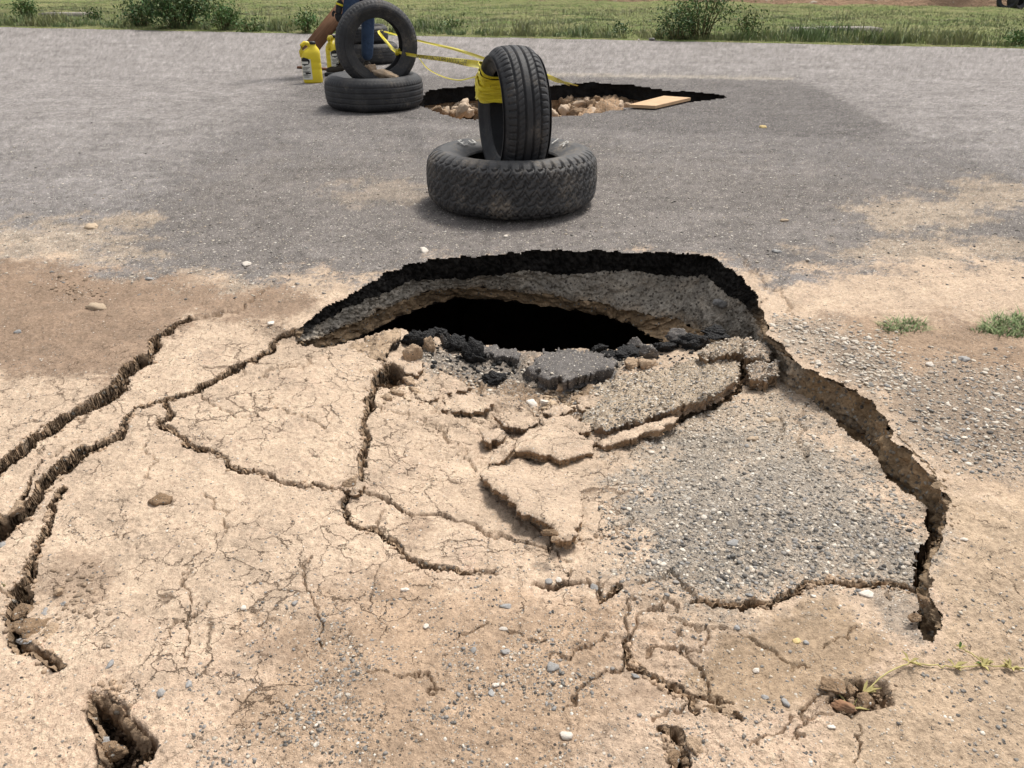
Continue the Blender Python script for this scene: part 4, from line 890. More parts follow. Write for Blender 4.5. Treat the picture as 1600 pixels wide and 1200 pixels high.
plate('crust_slab', [(752,672,-.10),(775,668,-.105),(792,672,-.11),(786,684,-.095),(755,688,-.09)], .028, None, 'small blocky tan slab left of the tilted piece', s=3)
plate('crust_slab', [(762,722,-.085),(772,700,-.085),(790,690,-.075),(806,688,-.075),(803,700,-.085),(785,718,-.09),(768,728,-.10)], .018, None, 'small tan block tipped up between two crust slabs', s=4)
plate('gravel_slab', [(905,640,-.16),(930,600,-.15),(985,582,-.13),(1040,575,-.12),(1080,560,-.10),(1140,558,-.085),(1158,568,-.075),(1155,590,-.06),(1120,612,-.055),(1060,635,-.065),(1000,655,-.085),(950,668,-.11),(915,668,-.13)],
      .034, None, 'long tilted slab of gravelly crust right of the funnel', s=5, colr=(.45,.36,.265), gr=.75, rough=.008, npeb=1300, edgec=(.36,.26,.18))
plate('crust_slab', [(930,690,-.11),(985,668,-.10),(1050,648,-.085),(1062,652,-.08),(1035,668,-.08),(985,682,-.09),(945,696,-.10)], .02, None, 'narrow tan slab along the foot of the long tilted gravel slab', s=6)
plate('gravel_slab', [(1092,548,-.07),(1110,535,-.07),(1150,527,-.06),(1172,530,-.05),(1170,545,-.05),(1130,553,-.055),(1100,558,-.06)], .035, None, 'toppled gravelly block at the head of the right crevice', s=7, colr=(.44,.35,.26), gr=.6, rough=.012, npeb=260)
plate('gravel_slab', [(1160,528,-.045),(1190,530,-.035),(1206,545,-.03),(1200,560,-.035),(1165,556,-.045)], .04, None, 'smaller gravelly block wedged against the right crevice', s=8, colr=(.42,.33,.25), gr=.6, rough=.012, npeb=130)
plate('gravel_slab', [(1168,568,-.06),(1185,562,-.05),(1212,565,-.045),(1218,580,-.05),(1200,592,-.055),(1172,590,-.06)], .035, None, 'lumpy gravelly block standing at the top of the gravel slab', s=9, colr=(.42,.33,.25), gr=.6, rough=.012, npeb=150)
plate('crust_slab', [(560,532,-.055),(600,515,-.05),(628,511,-.05),(626,525,-.055),(608,545,-.06),(600,562,-.07),(570,556,-.065),(535,548,-.06),(515,541,-.06)], .05, None, 'tan crust tongue tilting into the hole at its left side', s=10, edgec=(.05,.045,.04), colr=(.40,.30,.21), rough=.010)
plate('crust_slab', [(632,566,-.085),(660,564,-.09),(662,574,-.085),(650,584,-.085),(632,580,-.08)], .02, None, 'squarish pale crust piece beside the small pit', s=11)
plate('asphalt_slab', [(740,536,-.16),(775,539,-.155),(815,550,-.15),(812,557,-.145),(775,556,-.145),(745,548,-.15)], .03, MAT['asphalt_grey'], 'flat grey asphalt piece at the edge of the void', s=12, step=2.0, rough=.006, jit=5)
plate('asphalt_slab', [(832,562,-.14),(850,548,-.15),(890,545,-.15),(935,550,-.14),(962,560,-.13),(958,575,-.12),(910,585,-.12),(880,592,-.12),(845,590,-.13)], .04, MAT['asphalt_grey'], 'large grey asphalt slab tipped toward the void', s=13, rough=.006, jit=6, npeb=70)
for i_, (pl_, th_, lab_) in enumerate([
 ([(700,618,-.115),(740,612,-.125),(772,622,-.13),(765,638,-.12),(720,643,-.11),(688,636,-.105)], .012, 'curved tan crust flake left of the white angular stone'),
 ([(640,600,-.09),(668,594,-.10),(688,604,-.105),(682,622,-.10),(662,628,-.095),(645,618,-.09)], .014, 'small tan crust flake right of the open pit'),
 ([(690,580,-.11),(716,590,-.12),(736,606,-.125),(700,612,-.115),(680,598,-.11)], .012, 'tan flake at the left side of the funnel'),
 ([(842,652,-.13),(880,646,-.135),(905,655,-.13),(928,668,-.12),(912,676,-.12),(880,664,-.125),(850,664,-.125)], .014, 'long curved tan flake above the two central crust slabs'),
 ([(775,650,-.115),(805,640,-.125),(836,648,-.13),(838,662,-.12),(808,668,-.115),(785,664,-.11)], .012, 'flat tan flake left of the long curved one'),
 ([(900,622,-.15),(925,612,-.145),(946,618,-.14),(935,634,-.14),(908,640,-.14)], .016, 'tan crust piece at the left tip of the tilted gravel slab'),
 ([(850,640,-.14),(872,628,-.145),(896,632,-.145),(890,645,-.135),(862,650,-.13)], .013, 'tan flake right of the white angular stone'),
 ([(862,820,-.028),(884,815,-.03),(902,822,-.03),(896,838,-.025),(872,842,-.022)], .022, 'crumbly tan piece at the lower tip of the raised slab'),
 ([(812,750,-.088),(838,742,-.095),(850,752,-.09),(834,764,-.082),(815,762,-.08)], .008, 'small crumbled patch on top of the raised slab'),
 ([(540,758,-.035),(560,748,-.035),(572,756,-.035),(560,768,-.03),(545,768,-.03)], .014, 'small loose crust piece where the left cracks cross')]):
    plate('crust_flake', pl_, th_, None, lab_, 'flake', 2.0, 40+i_, 4, .004)
crumbs([(620,575),(760,620),(980,640),(960,720),(780,720),(640,660)], 900, .001, .006, (.47,.36,.265), .5)
for i, q in enumerate([(672,645,-.10,30,12),(705,628,-.12,26,10),(720,660,-.11,34,12),(690,600,-.11,24,12),(1180,600,-.06,20,14)]):
    pass
CH = [(655,540,42,44,'b','tall black asphalt chunk at the left of the broken lip'),(690,524,30,22,'b','black asphalt chunk against the void, left of centre'),(712,545,40,34,'b','pair like black asphalt lump below the rim'),(738,562,44,40,'b','largest black asphalt lump standing in the broken lip'),
 (775,598,44,24,'b','crumbly black asphalt lump at the funnel bottom'),(838,592,46,36,'g','dark grey rock beside the black lump'),(640,560,28,34,'t','brown crust block behind the small pit'),(672,548,22,30,'t','thin brown block between black asphalt chunks'),
 (694,540,12,28,'g','narrow grey sliver between asphalt chunks'),(790,560,30,14,'b','black crumbs under the flat grey asphalt piece'),(935,548,24,18,'b','black chunk right of the large grey asphalt slab'),(958,560,34,18,'b','dark asphalt chunk in the middle of the right lip'),
 (985,556,40,20,'b','broad black chunk under the small grey flakes'),(992,540,30,24,'g','grey flake standing over black chunks'),(1012,562,22,26,'g','small upright grey flake in the right lip'),(1035,548,34,20,'b','black chunk near the brown soil wall'),
 (1062,535,34,24,'g','flat grey flake leaning on the soil wall'),(1082,540,46,30,'b','black asphalt mass below the gravel wall'),(1120,522,44,16,'b','long black asphalt strip under the gravel wall'),(1010,575,36,18,'t','tan clod below the grey flakes'),
 (985,575,24,16,'t','small tan clod beside the grey slab'),(1055,524,22,16,'g','grey chip at the top of the right lip'),(905,602,20,14,'g','rounded grey stone in the tan rubble'),(880,612,24,16,'t','tan rubble block left of the rounded grey stone'),
 (930,612,30,14,'t','flat tan rubble piece below the grey slab'),(860,606,22,16,'y','ochre rubble stone at the right of the dark rock'),(850,635,16,12,'w','small white rubble stone beside the big white one'),(960,600,26,14,'t','tan rubble piece near the gravel slab'),
 (905,622,26,12,'t','thin tan rubble flake in the funnel rubble'),(945,625,24,12,'t','tan rubble flake left of the tilted gravel slab'),(1185,605,22,14,'t','tan clod in the gap below the blocks'),(1160,600,20,16,'t','brown clod in the gap by the gravel slab'),
 (640,600,22,14,'t','brown clod beside the small pit'),(622,615,22,10,'t','flat clod at the head of the open crack'),(605,622,18,9,'t','small flat clod left of the crack head'),(648,612,20,8,'t','thin flake right of the crack head')]
CM = {'b': MAT['asphalt_black'], 'g': MAT['asphalt_grey'], 't': MAT['clod'], 'y': MAT['clod_brown'], 'w': MAT['stone']}
for i, (u, v, w, h, m_, lab) in enumerate(CH):
    loc = sv(u, v); s_ = math.hypot(loc.y, CAM_H-loc.z)/FPX
    nm = {'b': 'asphalt_chunk', 'g': 'grey_chunk', 't': 'dirt_clod', 'y': 'dirt_clod', 'w': 'stone'}[m_]
    rock(nm, loc+Vector((0, 0, h*s_*.18)), (w*s_*1.3, w*s_*1.0, h*s_*1.3), CM[m_], 1200+i, lab, nm.replace('_', ' ').split()[-1], None, 4, .28 if m_ == 'b' else .14, .25, 13, yaw=random.Random(i).uniform(-.5, .5), col=(.66,.6,.53))
# small unsorted crumbs
crumbs([(640,530),(700,530),(770,560),(820,570),(800,600),(740,590),(680,570)], 500, .003, .012, (.02,.02,.02))
crumbs([(930,545),(1100,520),(1150,520),(1080,560),(1000,575),(930,570)], 420, .003, .012, (.03,.03,.03))
crumbs([(850,600),(960,595),(1010,600),(1000,650),(900,660),(850,640)], 900, .003, .011, (.46,.35,.24), .5)
crumbs([(590,590),(640,585),(655,610),(620,630),(590,620)], 200, .002, .008, (.40,.30,.20))
crumbs([(940,650),(1000,640),(1010,670),(930,690)], 250, .002, .007, (.46,.35,.25), .5)
crumbs([(850,820),(900,815),(905,850),(860,860)], 160, .002, .007, (.45,.33,.23))
crumbs([(90,890),(150,885),(165,960),(95,970)], 200, .001, .007, (.27,.20,.14), .6, 16)
crumbs([(60,448),(110,438),(180,445),(170,462),(90,462)], 260, .002, .010, (.22,.16,.11), .5)
crumbs([(600,700),(760,690),(900,740),(640,880)], 160, .001, .004, (.45,.34,.24))
crumbs([(1440,690),(1500,760),(1490,860),(1460,800)], 160, .002, .007, (.38,.28,.19))
# clods and stones in the slots at the lower left
LL = [(42,955,34,26,'y','brown clod jammed at the top of the lower left slot'),(30,978,26,24,'y','dark brown clod at the left side of the lower left slot'),(58,985,40,44,'y','large brown clod in the lower left slot'),(84,990,34,40,'t','rounded tan clod with a dark spot, lowest in the slot'),
 (70,960,18,14,'g','grey stone among the clods in the slot'),(52,972,16,12,'u','blue grey pebble on the clods in the slot'),(100,945,16,12,'g','grey pebble right of the clods'),(40,1002,26,10,'u','pale blue stone on the left lip of the slot'),(92,925,12,18,'t','slender clod beside the dark slot'),
 (8,852,20,20,'g','grey stone in the crevice at the left edge'),(25,798,26,24,'t','tan clod bridging the crevice near the left edge'),(172,1172,36,26,'y','brown clod at the bottom of the lower left pit'),(165,1160,18,10,'u','blue grey stone above the clod in the pit'),
 (1305,1075,54,40,'y','broad brown clod in the small hollow at lower right'),(1320,1102,46,24,'r','reddish brown clod at the near edge of the hollow'),(1352,1092,40,28,'y','grey brown clod at the right of the hollow'),(1330,1076,14,18,'y','small clod in the middle of the hollow'),
 (1085,1165,30,44,'t','orange tan clod by the bottom crevice'),(1052,1180,24,30,'y','brown clod in the bottom crevice'),(868,842,18,12,'t','small clod under the raised slab tip'),(862,832,22,14,'y','brown clod at the raised slab tip'),(1110,1108,26,14,'y','clod wedged in the lower crack'),
 (1140,1112,30,14,'t','elongated clod at the end of the lower crack'),(405,1160,26,14,'t','small mound of crust at the bottom left'),(548,752,28,16,'t','loose wedge of crust where the cracks meet'),(1430,965,22,20,'y','crumbling clod at the lower end of the crevice'),(1445,940,18,18,'y','small clod above the end of the crevice')]
CM.update({'u': MAT['stone'], 'r': simple('red clod', (.30,.16,.09), (.22,.14,.09), 20)})
for i, (u, v, w, h, m_, lab) in enumerate(LL):
    loc = sv(u, v); dz = -.012 if i < 7 or i in (9, 11, 12) else -.003
    loc = Vector(G(u, v, dz).tolist()); s_ = math.hypot(loc.y, CAM_H-loc.z)/FPX; nm = 'stone' if m_ in 'ug' else 'dirt_clod'
    rock(nm, loc, ((w*s_*1.25, h*s_*1.4, min(w, h)*s_*1.0) if not 12 < i < 17 else (w*s_*.95, h*s_*1.1, min(w, h)*s_*.55)), CM[m_] if m_ != 'g' else MAT['stone'], 1400+i, lab, nm.split('_')[-1], None, 4, .16, .2, 14, yaw=random.Random(i).uniform(-.3, .3), col=STC['blue'] if m_ == 'u' else STC['grey'])
# rubble in the far hole
for i in range(150):
    r = random.Random(i+5); big_ = i < 45
    u = r.gauss(945, 40) if i % 3 else r.gauss(830, 60); v = r.uniform(146, 176) if 880 < u < 1010 else r.uniform(158, 178)
    if not (740 < u < 1010): u = r.uniform(890, 1000)
    lo_v = 141+abs(u-940)*.12; v = max(v, lo_v+4); z = -.14-.03*r.random()-max(0, (v-150))*.0018
    u = u if i < 110 else r.uniform(665, 740); v = v if i < 110 else r.uniform(160, 178)
    loc = G(u, v, z); dsz = r.uniform(.05, .13)
    tint = r.choice(['clod', 'clod_brown', 'pale', 'pale'])
    big_ = big_;  tl = {'clod': 'tan', 'clod_brown': 'brown', 'pale': 'pale'}[tint]; wl = 'well to the left of' if u < 741 else 'left of' if u < 860 else ('below the black rim right of' if u < 945 else 'near the wood panel, right of'); lb_ = f'{tl} rubble chunk in the far sinkhole, {wl} the upright front tyre'.replace('below the black rim right of', 'just right of').replace('near the wood panel, right of', 'well right of').replace('the upright front tyre', 'the front tyre')
    rock('rubble_chunk', Vector(loc.tolist()), (dsz*1.3, dsz, dsz*.8), MAT['stone'] if tint == 'pale' else MAT[tint], 1600+i, lb_, 'rubble', lb_.replace('chunk', 'chunks'), 3, .22, .8, 9, col=(.5,.39,.29))
# ------------------------------------------------------------------ tyres
def rubber(name, dust=.25, bc=(.026,.027,.030)):
    m = M(name, .72, .35); a = m.noise(7, 5, .65); b = m.noise(90, 4, .65)
    c = m.mix(m.mr(a, .35, .7), bc, tuple(x*1.9 for x in bc)); d = m.mr(m.math('ADD', m.math('MULTIPLY', a, .6), m.math('MULTIPLY', b, .4)), .50, .62)
    c = m.mix(m.math('MULTIPLY', d, m.math('ADD', dust, m.math('MULTIPLY', m.attr('dust').outputs['Fac'], .8)), clamp=True), c, (.30, .255, .20)); m.color(c)
    m.L.new(m.mr(d, 0, 1, .62, .92), m.b.inputs['Roughness']); m.bump(b, .0012, .6); return m.m
MAT['rub'] = rubber('worn rubber', .12); MAT['rubd'] = rubber('dusty rubber', .3, (.048,.048,.05))
def tread_at(L, s, Lt):
    """all terrain blocks: 1 on a block, 0 in a groove"""
    p = Lt/max(1, round(Lt/.050)); q = L/p
    row = (s+1.18)*2.75+.30*np.sin(2*np.pi*q)+.10*np.sin(4*np.pi*q+1)
    i = np.floor(row); fr = row-i; ph = q+.5*(i % 2)+.22*np.sin(fr*6.28)
    fl = ph-np.floor(ph); g = np.minimum(ss(.04, .12, fr)*ss(.96, .88, fr), ss(.05, .13, fl)*ss(.95, .87, fl))
    sip = 1-.35*ss(.06, .0, np.abs(fl-.5+.08*np.sin(fr*12)))
    return g*sip
def tread_hw(L, s, Lt):
    g = np.ones_like(s)
    for c, w in ((-.60, .045), (-.2, .05), (.2, .05), (.60, .045)): g = np.minimum(g, ss(w*.6, w*1.15, np.abs(s-c)))
    p = Lt/max(1, round(Lt/.030)); sh = (L/p+.15*s) % 1.0; p2 = Lt/max(1, round(Lt/.026)); mid = (L/p2+2.2*s) % 1.0
    g = np.where(np.abs(s) > .63, np.minimum(g, ss(.05, .14, np.abs(sh-.5))*.8+.2), g)
    g = np.where((np.abs(s) > .22) & (np.abs(s) < .58), np.minimum(g, .55+.45*ss(.03, .12, np.abs(mid-.5))), g)
    return g
def tyre_parts(R, W_, Rr, fn, depth, root, off, rotm, nth, mat, dustf=0, lugs=0.0, rib=True):
    """axis along local Z, centre at origin; off / rotm place the parts under the root"""
    hw = W_/2; L = 2*np.pi*R; th = np.linspace(0, 2*np.pi, nth, endpoint=False)
    def lathe(name, rr_, zz_, disp=None, par=root):
        rr_ = np.array(rr_); zz_ = np.array(zz_); n = len(rr_); TH = th[None, :]+0*rr_[:, None]; Rg = rr_[:, None]+0*TH; Zg = zz_[:, None]+0*TH
        if disp is not None: Rg, Zg = disp(TH, Rg, Zg)
        Vv = np.stack([Rg*np.cos(TH), Rg*np.sin(TH), Zg], -1).reshape(-1, 3)
        Vv = Vv+(fbm(Vv[:, 0]*5+Vv[:, 2]*3, Vv[:, 1]*5, 3, int(R*1000))*.0015)[:, None]
        dust = np.clip(.5*fbm(TH*2.5, Zg*9, 4, int(W_*1000)+7)+dustf, 0, 1)
        o = np_mesh(name, Vv, gridfaces(n, nth, True), mat, par, None, {'dust': dust}); o.location = off; o.rotation_euler = rotm; return o
    s = np.linspace(-1, 1, 46 if lugs else 56); zt = s*hw*.80; rt = R-.010*(s**2)-.012*np.abs(s)**8
    def dt(TH, Rg, Zg):
        g = fn(TH*R, np.broadcast_to(s[:, None], TH.shape), L); return Rg-depth*(1-g), Zg
    lathe('tread', rt, zt, dt)
    t = np.linspace(0, 1, 26)
    def sw(sg, name='sidewall'):
        # shoulder -> bulge -> bead -> round to the inside
        k = np.array([(R-.022, .80), (R-.034, .90), (R-.052, .97), (R-(R-Rr)*.38, 1.0), (R-(R-Rr)*.55, .96), (Rr+.035, .83), (Rr+.016, .74), (Rr+.003, .66), (Rr-.002, .60), (Rr+.003, .56), (Rr+.014, .56)])
        tt_ = np.linspace(0, 1, len(k)); q = np.linspace(0, 1, 44); r_ = np.interp(q, tt_, k[:, 0]); z_ = np.interp(q, tt_, k[:, 1])*hw*sg
        def ds(TH, Rg, Zg):
            out = ss(.34, .0, q)[:, None]
            if lugs:
                g = ss(.08, .2, np.abs(((TH*R/(L/round(L/.05))) % 1.0)-.5)); Rg = Rg-lugs*(1-g)*out; Zg = Zg-sg*lugs*.8*(1-g)*out
            else:
                g = ss(.05, .16, np.abs(((TH*R/(L/round(L/.03))) % 1.0)-.5)); Rg = Rg-.0025*(1-g)*ss(.2, .0, q)[:, None]
            if rib:
                for c in (.40, .47, .70, .78): Zg = Zg+sg*.0016*np.exp(-((q[:, None]-c)/.010)**2)
            return Rg, Zg
        lathe(name, r_, z_, ds)
    sw(1); sw(-1)
    zi = np.linspace(-1, 1, 22); lathe('inner_liner', (Rr+.014)+(R-Rr-.034)*np.sqrt(np.clip(1-np.abs(zi)**2.6, 0, 1)), zi*hw*.86*np.where(np.abs(zi) > .9, .56/.86/np.abs(zi)*1.0, 1)*1.0)
def tyre(loc, R, W_, Rr, fn, depth, label, cat='tyre', standing=None, **k):
    root = empty('tyre', loc, label, cat, 'worn tyres around the sinkholes')
    if standing is None: off, rm = (0, 0, W_/2), (0, 0, k.pop('spin', .3))
    else:
        yaw, roll = standing; root.rotation_euler = (0, roll, yaw); off = (0, 0, R); rm = (0, math.pi/2, 0)
        # local x = axle
    tyre_parts(R, W_, Rr, fn, depth, root, off, rm, k.pop('nth', 420), k.pop('mat', MAT['rub']), **k); return root
T1 = Vector((.0, 3.51, 0)); tb = GY(800, 318, 3.51); T1.x = 0.0
big_t = tyre(T1, .385, .243, .205, tread_at, .011, 'big chunky off-road tyre lying flat in front, brown mud in its treads', lugs=.010, nth=640, mat=MAT['rubd'], dustf=.15)
st1 = tyre(Vector((.004, 3.50, .112)), .276, .205, .178, tread_hw, .010, 'narrow road tyre standing upright in the big flat tyre, yellow tape round it', standing=(math.radians(15), math.radians(0)), nth=460)
T2 = Vector((-1.06, 6.28, 0))
ty2 = tyre(T2, .375, .235, .20, tread_hw, .005, 'smooth worn tyre lying flat between the yellow jugs and the far sinkhole', nth=320)
st2 = tyre(Vector((-1.012, 6.26, .135)), .305, .20, .185, tread_hw, .006, 'tyre standing upright like a ring on the flat tyre beside the yellow jugs', standing=(math.radians(-68), math.radians(0)), nth=320)
g3_ = GV(580, 99); ty3 = tyre(Vector((g3_.x, g3_.y+.1, 0)), .30, .21, .17, tread_hw, .005, 'dusty tyre lying flat behind the upright ring tyre, seen through it', nth=200, dustf=.2)
ty4 = tyre(Vector((g3_.x-.10, g3_.y+.15, .205)), .29, .18, .17, tread_hw, .005, 'dark tyre stacked on the dusty tyre behind the person', nth=160)
for u, lab in ((1570, 'left one of two small dark tyres far off at the foot of the bank'), (1587, 'right one of two small dark tyres far off at the foot of the bank')):
    q = GV(u, 17); tyre(Vector((q.x, q.y, 0)), .24, .24, .13, tread_hw, .004, lab, nth=60, standing=(math.radians(60 if u < 1580 else 110), .15))
# raised white letters on the big tyre
def glyph(ch, size, depth=0.0):
    cu = bpy.data.curves.new('t', 'FONT'); cu.body = ch; cu.size = size; cu.extrude = depth; cu.resolution_u = 2; cu.align_x = 'CENTER'
    o = bpy.data.objects.new('t', cu); C.objects.link(o); dg = bpy.context.evaluated_depsgraph_get(); me = bpy.data.meshes.new_from_object(o.evaluated_get(dg))
    bpy.data.objects.remove(o); me.name = 'letters'; return me
m = M('white lettering', .7, .3); m.color(m.mix(m.mr(m.noise(120, 4), .45, .6), (.62, .61, .58), (.30, .29, .27))); MAT['letter'] = m.m
def arc_text(word, r, z, ph0, dphi, size, parent):
    for i, ch in enumerate(word):
        if ch == ' ': continue
        me = glyph(ch, size, .0006); me.transform(Matrix.Diagonal((1.25, 1, 1, 1))); ph = ph0-i*dphi      # ph measured from +X, letters face outward-up
        me.transform(Matrix.Translation((r*math.cos(ph), r*math.sin(ph), z)) @ Matrix.Rotation(ph-math.pi/2, 4, 'Z') @ Matrix.Rotation(math.radians(24), 4, 'X')); obj('letter', me, None, parent); me.materials.clear(); me.materials.append(MAT['letter'])
big_t.rotation_euler = (math.radians(-1.5), 0, 0)
arc_text('Eu', .245, .233, math.radians(150), math.radians(14), .062, big_t)
arc_text('dial R', .245, .233, math.radians(66), math.radians(8.5), .062, big_t)
# ------------------------------------------------------------------ caution tape
m = M('yellow tape', .35, .5); m.color(m.mix(m.mr(m.noise(25, 4), .4, .7), (.86, .74, .05), (.72, .60, .04))); m.bump(m.noise(40, 4), .004, .6)
m.b.inputs['Transmission Weight'].default_value = 0.0; MAT['tape'] = m.m
m = M('tape print', .4, .4); m.color((.015, .015, .015)); MAT['print'] = m.m
tape = empty('barrier_tape', st1.location, 'yellow barrier tape wound round the upright front tyre and strung to the ring tyre', 'tape')
bpy.context.view_layer.update()
Mi = Matrix.Translation(st1.location).inverted()
SM = st1.matrix_world.copy()
def world_child(name, V_, F_, mat, parent, **k):
    V_ = np.asarray(V_)-np.array(parent.location[:]); return np_mesh(name, V_, F_, mat, parent, **k)
Rc, hr, hw_ = (.276+.178)/2, (.276-.178)/2+.006, .205/2+.006
def wrap_pt(th, a, off=0.0, puck=0.0):
    """ring angle th (0 = top, + = away from camera side), a round the section"""
    e = 4.0; c, s_ = math.cos(a), math.sin(a); k = (abs(c)**e+abs(s_)**e)**(-1/e)
    r = Rc+(hr+off)*k*c*1.0; x = (hw_+off)*k*s_
    return SM @ Vector((x, r*math.sin(th), .276+r*math.cos(th)))
def wraps():
    for j, (tc, tl, w, o_) in enumerate([(1.14, .0, .62, -.002), (.95, .12, .20, .0), (1.12, -.06, .22, .0012), (1.26, .07, .22, .0024), (1.40, -.10, .20, .001), (1.10, .03, .20, .0036), (1.33, .12, .20, .0042), (.84, .25, .12, .005), (1.22, -.14, .18, .0055)]):
        n, mm = 96, 9 if j else 28; V_ = []
        for q in range(mm):
            for i in range(n):
                a = 2*math.pi*i/n; th = tc+tl*math.sin(a+j)+w*(q/(mm-1)-.5)*(.75+.25*math.sin(a*2+j)); V_.append(wrap_pt(th, a, o_+.0022*math.sin(q*2.6+j+a*2)+.0016*math.sin(q*5.1+a*7+j*2))[:])
        world_child('wrap', V_, gridfaces(mm, n, True), MAT['tape'], tape)
wraps()
def ribbon(pts, w0, w1, roll0, roll1, name='strand', n=40, text=None, tsize=.03, tstart=.1, tend=.9, fold=.35):
    pts = [Vector(p) for p in pts]; k = len(pts)-1
    def cr(t):
        t = min(max(t, 0), .99999)*k; i = int(t); f = t-i; p = [pts[max(0, min(k, i+d))] for d in (-1, 0, 1, 2)]
        return .5*((2*p[1])+(p[2]-p[0])*f+(2*p[0]-5*p[1]+4*p[2]-p[3])*f*f+(3*p[1]-p[0]-3*p[2]+p[3])*f**3)
    def frame(t):
        p = cr(t); d = (cr(t+.01)-cr(t-.01)).normalized(); up = Vector((0, 0, 1)); s_ = d.cross(up).normalized(); up = s_.cross(d); r = roll0+(roll1-roll0)*t
        return p, up*math.cos(r)+s_*math.sin(r), s_*math.cos(r)-up*math.sin(r)
    V_ = []
    for q in range(5):
        for i in range(n):
            t = i/(n-1); p, a, b = frame(t); w = w0+(w1-w0)*t; c = (q/4-.5); V_.append((p+a*w*c+b*w*fold*(.5-abs(c)*2)*math.sin(t*9+1))[:])
    world_child(name, V_, gridfaces(5, n), MAT['tape'], tape)
    if text:
        me = glyph(text, 1.0); wdt = max(v.co.x for v in me.vertices)-min(v.co.x for v in me.vertices); x0 = min(v.co.x for v in me.vertices); bm = bmesh.new(); bm.from_mesh(me)
        for v in bm.verts:
            t = tstart+(tend-tstart)*(v.co.x-x0)/wdt; p, a, b = frame(t); w = w0+(w1-w0)*t; nn = b if b.y < 0 else -b
            v.co = p+a*w*(1.05*(v.co.y/.72)-.52)+nn*(.006+w*fold*.4)-tape.location
        obj('printed_letters', bm, MAT['print'], tape)
pW = GY(757, 103, 3.72); pW2 = GY(760, 93, 3.76); pK = GY(657, 88, 6.0); kn = GY(622, 82, 6.35)
ribbon([pW, GY(728, 98.5, 4.25), GY(700, 93.5, 4.9), pK, kn], .030, .022, .5, -.3, text='PRECAUCION PRECAUCION', tstart=.22, tend=.78)
ribbon([GY(760, 99, 3.74), GY(728, 94, 4.3), GY(700, 91, 4.9), GY(657, 87, 6.0), kn], .010, .012, .2, .9)
ribbon([pW2, GY(728, 82, 4.35), GY(700, 74, 5.0), GY(655, 64, 6.3), GY(600, 49, 7.6)], .014, .016, .2, 1.0)
ribbon([GY(753, 117, 3.72), GY(735, 122, 3.9), GY(715, 125, 4.2), GY(690, 119, 4.8), GY(668, 107, 5.5), GY(655, 91, 6.05)], .007, .007, 0, 1.5)
ribbon([kn, GY(612, 75, 6.6), GY(602, 63, 7.1), GY(592, 50, 7.6), GY(597, 47, 7.7)], .026, .02, .4, 1.6)
ribbon([GY(850, 116, 4.0), GY(870, 124, 4.5), GY(884, 129.5, 5.2), GV(903, 134, -.0)], .016, .012, .2, .9, text='PRECAUCION', tstart=.3, tend=.75)
ribbon([GY(850, 119, 4.0), GY(868, 127, 4.5), GY(880, 130, 5.0), GV(890, 134, .005)], .008, .006, .2, .9)
rock('tape_knot', kn, (.045, .04, .07), MAT['tape'], 77, None, sub=3, rough=.3).parent = tape
bpy.data.objects['tape_knot'].location = kn-tape.location
if 'category' in bpy.data.objects['tape_knot']: del bpy.data.objects['tape_knot']['category']
# ------------------------------------------------------------------ stones on the flat tyre, chips
rock('rock', GY(601, 117, 6.12), (.20, .12, .10), simple('pale rock', (.50,.40,.30), (.38,.28,.19), 14), 31, 'pale tan rock lying inside the ring tyre', 'rock', None, 4, .12, .3, 12)
rock('rock', GY(577, 110, 6.20), (.09, .08, .12), MAT['clod'], 33, 'smaller pinkish grey rock inside the ring tyre at its left', 'rock', None, 4, .12, .3, 12)
